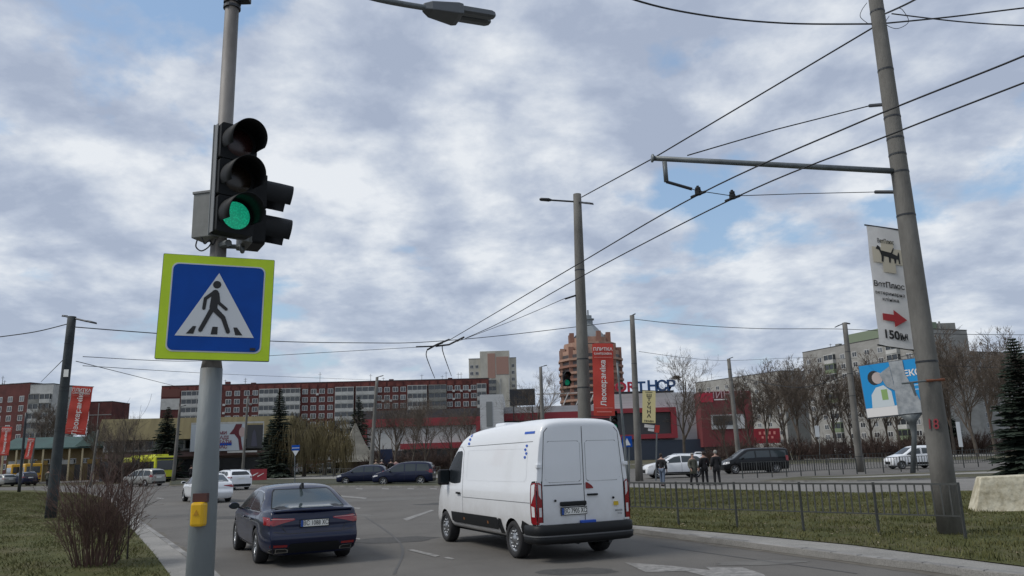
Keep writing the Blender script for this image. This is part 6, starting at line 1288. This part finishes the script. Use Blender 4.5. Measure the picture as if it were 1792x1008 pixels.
TV = [bare_tree(21, 10, .55), bare_tree(22, 10, .45, n0=12), bare_tree(23, 10, .6, first=.3), bare_tree(25, 10, .42, n0=13, thick=1.2)]
TF = [bare_tree(31, 10, .5, n0=12, thick=1.9), bare_tree(32, 10, .55, n0=12, thick=1.9)]        # thicker twigs for the far rows
def tree_px(px, ybase, ytop, Y, v, label, group='bare trees round the junction', far=False):
    p = P(px, ybase, Y); p.z = 0; t = P(px, ytop, Y); s = (t.z)/10.0
    return put_tree('bare_tree', (TF if far else TV)[v % (2 if far else 4)], (bark, twig), p, s, random.Random(int(px)).uniform(0, 6), label, group)
tree_px(1198, 800, 628, 96, 0, 'bare forked tree with a bird nest in front of the shopping centre')
b = MB(); nest = P(1183, 661, 96)
rg = random.Random(5)
for k in range(60): a = rg.uniform(0, 6.28); e = rg.uniform(-1, 1); p = nest+Vector((math.cos(a)*.32, math.sin(a)*.32, e*.22)); q = p+Vector((rg.uniform(-.5, .5), rg.uniform(-.5, .5), rg.uniform(-.15, .15))); b.tube([p, q], .035, 4)
tag(b.build('bird_nest', [bark]), 'dark round bird nest in the bare tree by the roof letters', 'nest')
tree_px(1275, 805, 700, 100, 1, 'bare tree in front of the red shop wing')
tree_px(945, 800, 668, 100, 2, 'bare tree behind the pole beside the black screen')
tree_px(720, 805, 712, 92, 3, 'bare tree in front of the shopping centre, right of the dark spruce'); tree_px(745, 812, 705, 88, 0, 'bare tree with wide crown above the dark people carrier'); tree_px(690, 812, 700, 96, 1, 'bare tree beside the pole behind the hatchback'); tree_px(790, 810, 720, 94, 2, 'bare tree left of the white van front'); tree_px(815, 806, 722, 99, 3, 'bare tree against the grey metal hall'); tree_px(665, 812, 706, 101, 2, 'bare tree left among those before the red framed wing')
for i, (px_, yt, Y, v) in enumerate([(1318, 672, 120, 0), (1345, 664, 128, 1), (1380, 650, 118, 0), (1402, 640, 112, 1), (1436, 660, 125, 0), (1468, 650, 115, 1), (1530, 640, 118, 0), (1560, 660, 130, 1), (1580, 650, 112, 1), (1650, 630, 118, 0), (1672, 618, 112, 1), (1712, 600, 96, 0), (1745, 610, 108, 1), (1775, 600, 100, 0), (1496, 668, 130, 1)]):
    tree_px(px_, 805, yt, Y, v, 'bare tree in the right hand row, ' + ['first right of the red shop wing', 'between the red wing and the black van', 'above the front of the black van roof', 'tall one above the black van rear', 'left of the leaning pole', 'just left of the leaning pole top', 'behind the billboard left part', 'behind the billboard centre', 'behind the billboard post', 'just right of the big pole', 'before the cream topped block', 'widest crown right of the big pole', 'second from the right edge', 'nearest the right edge', 'just right of the leaning pole'][i], 'row of bare trees on the right', far=True)
for i, (px_, yt, Y, v) in enumerate([(215, 735, 70, 0), (190, 742, 80, 1), (100, 716, 150, 0), (70, 720, 152, 1), (240, 760, 84, 2), (165, 740, 100, 3)]):
    tree_px(px_, 835, yt, Y, v, 'bare tree before the green roofed market, ' + ['tallest, behind the bush', 'left of the olive hall', 'under the left lamp post arm', 'at the pale block', 'short, before the olive hall', 'small, behind the bush tips'][i], 'bare trees by the market', far=i in (2, 3))
SP_ = [spruce(1, 10, 2.3), spruce(2, 10, 2.0)]
def spr(px, yb, yt, Y, v, wx, label): p = P(px, yb, Y); p.z = 0; t = P(px, yt, Y); s = t.z/10; o = put_tree('spruce_tree', SP_[v], (bark, needle), p, s*wx, px*.1, label, 'dark spruces', sz=s); return o
spr(288, 830, 712, 103, 0, 1.25, 'dark spruce in front of the olive hall, left of the signal pole'); spr(486, 820, 680, 92, 1, 1.0, 'tallest dark spruce, right of the dark poster'); spr(626, 815, 694, 124, 0, 1.0, 'dark spruce rising behind the pointed pavilion'); spr(472, 820, 735, 95, 0, 1.2, 'short dark spruce left of the tallest spruce')
spr(1812, 838, 590, 33, 1, 1.35, 'big dark spruce cut by the right picture edge'); spr(1668, 798, 712, 130, 0, 1.3, 'small dark conifer just right of the big pole')
WV = [willow(1, 10), willow(2, 10)]
for i, (px_, yt, Y) in enumerate([(532, 718, 97), (568, 720, 101), (512, 742, 92), (585, 748, 94)]):
    p = P(px_, 825, Y); p.z = 0; s = P(px_, yt, Y).z/10; put_tree('willow_tree', WV[i % 2], (bark, twig2), p, s, i*1.3, 'yellowish hanging willow, ' + ['tall, above the blue lane sign', 'tall, left of the pointed pavilion', 'smaller, next to the tallest spruce', 'smaller, touching the pavilion roof'][i], 'willows behind the middle verge')
# the near bush and the far hedges
nb = G(164, 990, .12); me = bush(3, 1.85, 1.3, 75, .0095, 8); put_tree('bare_bush', [me], [bushm], nb, 1.0, 0, 'large leafless twiggy bush on the near left lawn', None, 'bush')
me2 = bush(4, 2.6, .7, 5, .018, 5); put_tree('bare_bush', [me2], [mat('dark_twigs', (.03, .025, .022), .95)], nb+Vector((.1, .7, 0)), 1.05, .5, 'taller thin dark stems behind the leafless bush on the lawn', None, 'bush')
hb = [bush(8, 3, 4, 60, .05, 6), bush(9, 3, 4, 60, .05, 6)]; hm = mat('hedge_twigs', (.07, .045, .036), .95, var=.3, vscale=.6)
hl = [(660+22*i, 106+3*(i % 2)) for i in range(8)] + [(840+25*i, 112) for i in range(6)] + [(1250+26*i, 104+4*(i % 3)) for i in range(5)] + [(1390+24*i, 112+6*(i % 2)) for i in range(10)] + [(1660+26*i, 118) for i in range(5)] + [(205+22*i, 98) for i in range(4)]
for i, (px_, Y) in enumerate(hl):
    p = P(px_, 815, Y); p.z = 0; put_tree('hedge_bush', [hb[i % 2]], [hm], p, 1.0+.25*math.sin(i*2.1), i*1.1, 'brown leafless hedge bush in the far planting row', 'hedge bushes in the far planting rows', 'bush')
# ------------------------------------------------------------------ people
skin = mat('skin', (.36, .22, .17), .6)
def skinmesh(name, nodes, edges, mats_, parent, root_i=0, sub=1):
    me = bpy.data.meshes.new(name); me.from_pydata([n_[0] for n_ in nodes], edges, []); o = link(name, me, mats_, parent)
    md = o.modifiers.new('skin', 'SKIN'); md.use_smooth_shade = True
    for i, n_ in enumerate(nodes): sv = me.skin_vertices[0].data[i]; sv.radius = (n_[1], n_[2] if len(n_) > 2 else n_[1]); sv.use_root = (i == root_i)
    s = o.modifiers.new('s', 'SUBSURF'); s.levels = sub; s.render_levels = sub
    bake(o); return o
def person(loc, ang, label, top_m, leg_m, hair_m, coat=.86, stride=.12, sc=1., lean=0, arm=.05, hood=False, grp='people walking on the far path'):
    o = empty('person', loc, R(ang)-math.pi/2, label, 'person', grp); o.scale = (sc, sc, sc); s = stride   # local +y is forward
    N_ = [((0, 0, .93), .12, .10), ((0, 0, 1.1), .115, .09), ((0, 0, 1.3), .14, .10), ((0, 0, 1.43), .09, .07), ((0, .01, 1.5), .05), ((0, .02, 1.58), .075, .085), ((0, .025, 1.68), .07, .085),
          ((-.09, 0, .88), .085), ((-.1, s*.6+.02, .48), .062), ((-.1, s, .08), .042), ((-.1, s+.16, .03), .03), ((.09, 0, .88), .085), ((.1, -s*.5+.03, .48), .062), ((.1, -s, .08), .042), ((.1, -s+.16, .03), .03),
          ((-.18, 0, 1.40), .055), ((-.24, -.03, 1.12), .045), ((-.23, .08+arm, .90), .032), ((-.22, .12+arm, .83), .03), ((.18, 0, 1.40), .055), ((.24, -.03, 1.12), .045), ((.23, .08+arm, .90), .032), ((.22, .12+arm, .83), .03)]
    E = [(0, 1), (1, 2), (2, 3), (3, 4), (4, 5), (5, 6), (0, 7), (7, 8), (8, 9), (9, 10), (0, 11), (11, 12), (12, 13), (13, 14), (3, 15), (15, 16), (16, 17), (17, 18), (3, 19), (19, 20), (20, 21), (21, 22)]
    for h_i, sg_ in ((18, -1), (22, 1)):
        x, y, z_ = N_[h_i][0]
        for dx, dy, dz in ((-.024, .02, -.085), (-.008, .028, -.095), (.008, .028, -.092), (.024, .02, -.078), (-sg_*.035, .045, -.04)):
            N_.append(((x+dx*.8, y+dy, z_+dz), .009)); E.append((h_i, len(N_)-1))
    body = skinmesh('body', N_, E, [skin], o)
    def shell(nm, idx, grow, M2, extra=None, eex=(), r=0):
        mp = {k: i for i, k in enumerate(idx)}; nn = [(N_[k][0], N_[k][1]+grow, (N_[k][2] if len(N_[k]) > 2 else N_[k][1])+grow) for k in idx]; ee = [(mp[a], mp[b_]) for a, b_ in E if a in mp and b_ in mp]
        for e in (extra or []): nn.append(e)
        return skinmesh(nm, nn, ee+[(mp[a] if a >= 0 else len(idx)-a-1, len(idx)-b_-1) for a, b_ in eex], [M2], o, r)
    shell('trousers', [0, 7, 8, 9, 11, 12, 13], .022, leg_m); shell('coat', [0, 1, 2, 3, 15, 16, 17, 19, 20, 21], .045, top_m)
    if coat < .85:
        b = MB(); k = 16; vs = []
        for zz, rx, ry in ((1.08, .155, .125), (.9, .185, .15), (coat, .21, .18)): vs += [(rx*math.cos(2*math.pi*i/k), ry*math.sin(2*math.pi*i/k), zz) for i in range(k)]
        b.add(vs, [(j*k+i, j*k+(i+1) % k, (j+1)*k+(i+1) % k, (j+1)*k+i) for j in range(2) for i in range(k)]+[tuple(range(2*k, 3*k))]); b.build('coat_skirt', [top_m], o, True)
    for x in (-.1, .1): yy = s if x < 0 else -s; b = MB(); b.box(x-.045, x+.045, yy-.06, yy+.19, 0, .085); b.build('shoe', [black_pl], o, bevel=.03)
    bm = bmesh.new(); bmesh.ops.create_uvsphere(bm, u_segments=12, v_segments=8, radius=1)
    for v in bm.verts: v.co = Vector((v.co.x*.092, v.co.y*.105+(-.005), 1.66+v.co.z*.105))
    bmesh.ops.delete(bm, geom=[v for v in bm.verts if v.co.y > .055 and v.co.z < 1.70], context='VERTS'); me = bpy.data.meshes.new('hair'); bm.to_mesh(me); bm.free(); link('hair', me, [hair_m], o, True)
    b = MB(); b.add([(0, .128, 1.63), (-.014, .105, 1.615), (.014, .105, 1.615), (0, .10, 1.67)], [(0, 1, 2), (0, 2, 3), (0, 3, 1)]); b.build('nose', [skin], o)
    for x in (-.03, .03): b = MB(); b.box(x-.012, x+.012, .098, .112, 1.655, 1.668); b.build('eye', [ink], o)
    return o
cl = lambda n_, c: mat(n_, c, .9)
blk = cl('cloth_black', (.012, .012, .014)); gry = cl('cloth_grey_green', (.085, .085, .065)); jean = cl('cloth_jeans', (.10, .13, .18)); hgrey = cl('hair_grey', (.25, .24, .22)); hdark = cl('hair_dark', (.03, .022, .018)); hfair = cl('hair_fair', (.20, .15, .09))
def pp(px, py, z_=.0): g = G(px, py, z_); return g
person(pp(1160, 851, .02), 60, 'person in a short black jacket and grey jeans before the white crossover', blk, jean, hdark, stride=.14)
person(pp(1215, 849, .02), -70, 'person in a grey green knee length coat, second in the walking row', gry, blk, hgrey, coat=.62, stride=.16, sc=.98)
person(pp(1235, 848, .02), 100, 'person in black, between the grey green coat and the taller man', blk, blk, hdark, coat=.7, stride=.07, sc=1.02)
person(pp(1256, 848, .02), 100, 'tallest person in a long black coat, nearest the black passenger van', blk, blk, hgrey, coat=.66, stride=.08, sc=1.05)
for px_, Y, tm, hm_, lab in ((658, 70, gry, hfair, 'small person behind the hatchback roof, near the pole'), (668, 70, blk, hgrey, 'person with pale cap behind the dark hatchback'), (684, 71, blk, hdark, 'dark dressed person between the two dark cars'), (693, 72, cl('cloth_pink', (.28, .17, .17)), hdark, 'person in a pale pink jacket behind the people carrier bonnet'),
                            (335, 84, blk, hdark, 'dark dressed person before the hall, left of the signal pole'), (85, 84, gry, hdark, 'person in grey green near the left lamp post')):
    person(Vector((P(px_, 820, Y).x, Y, .12)), 90, lab, tm, blk, hm_, coat=.7, grp='small far away people')
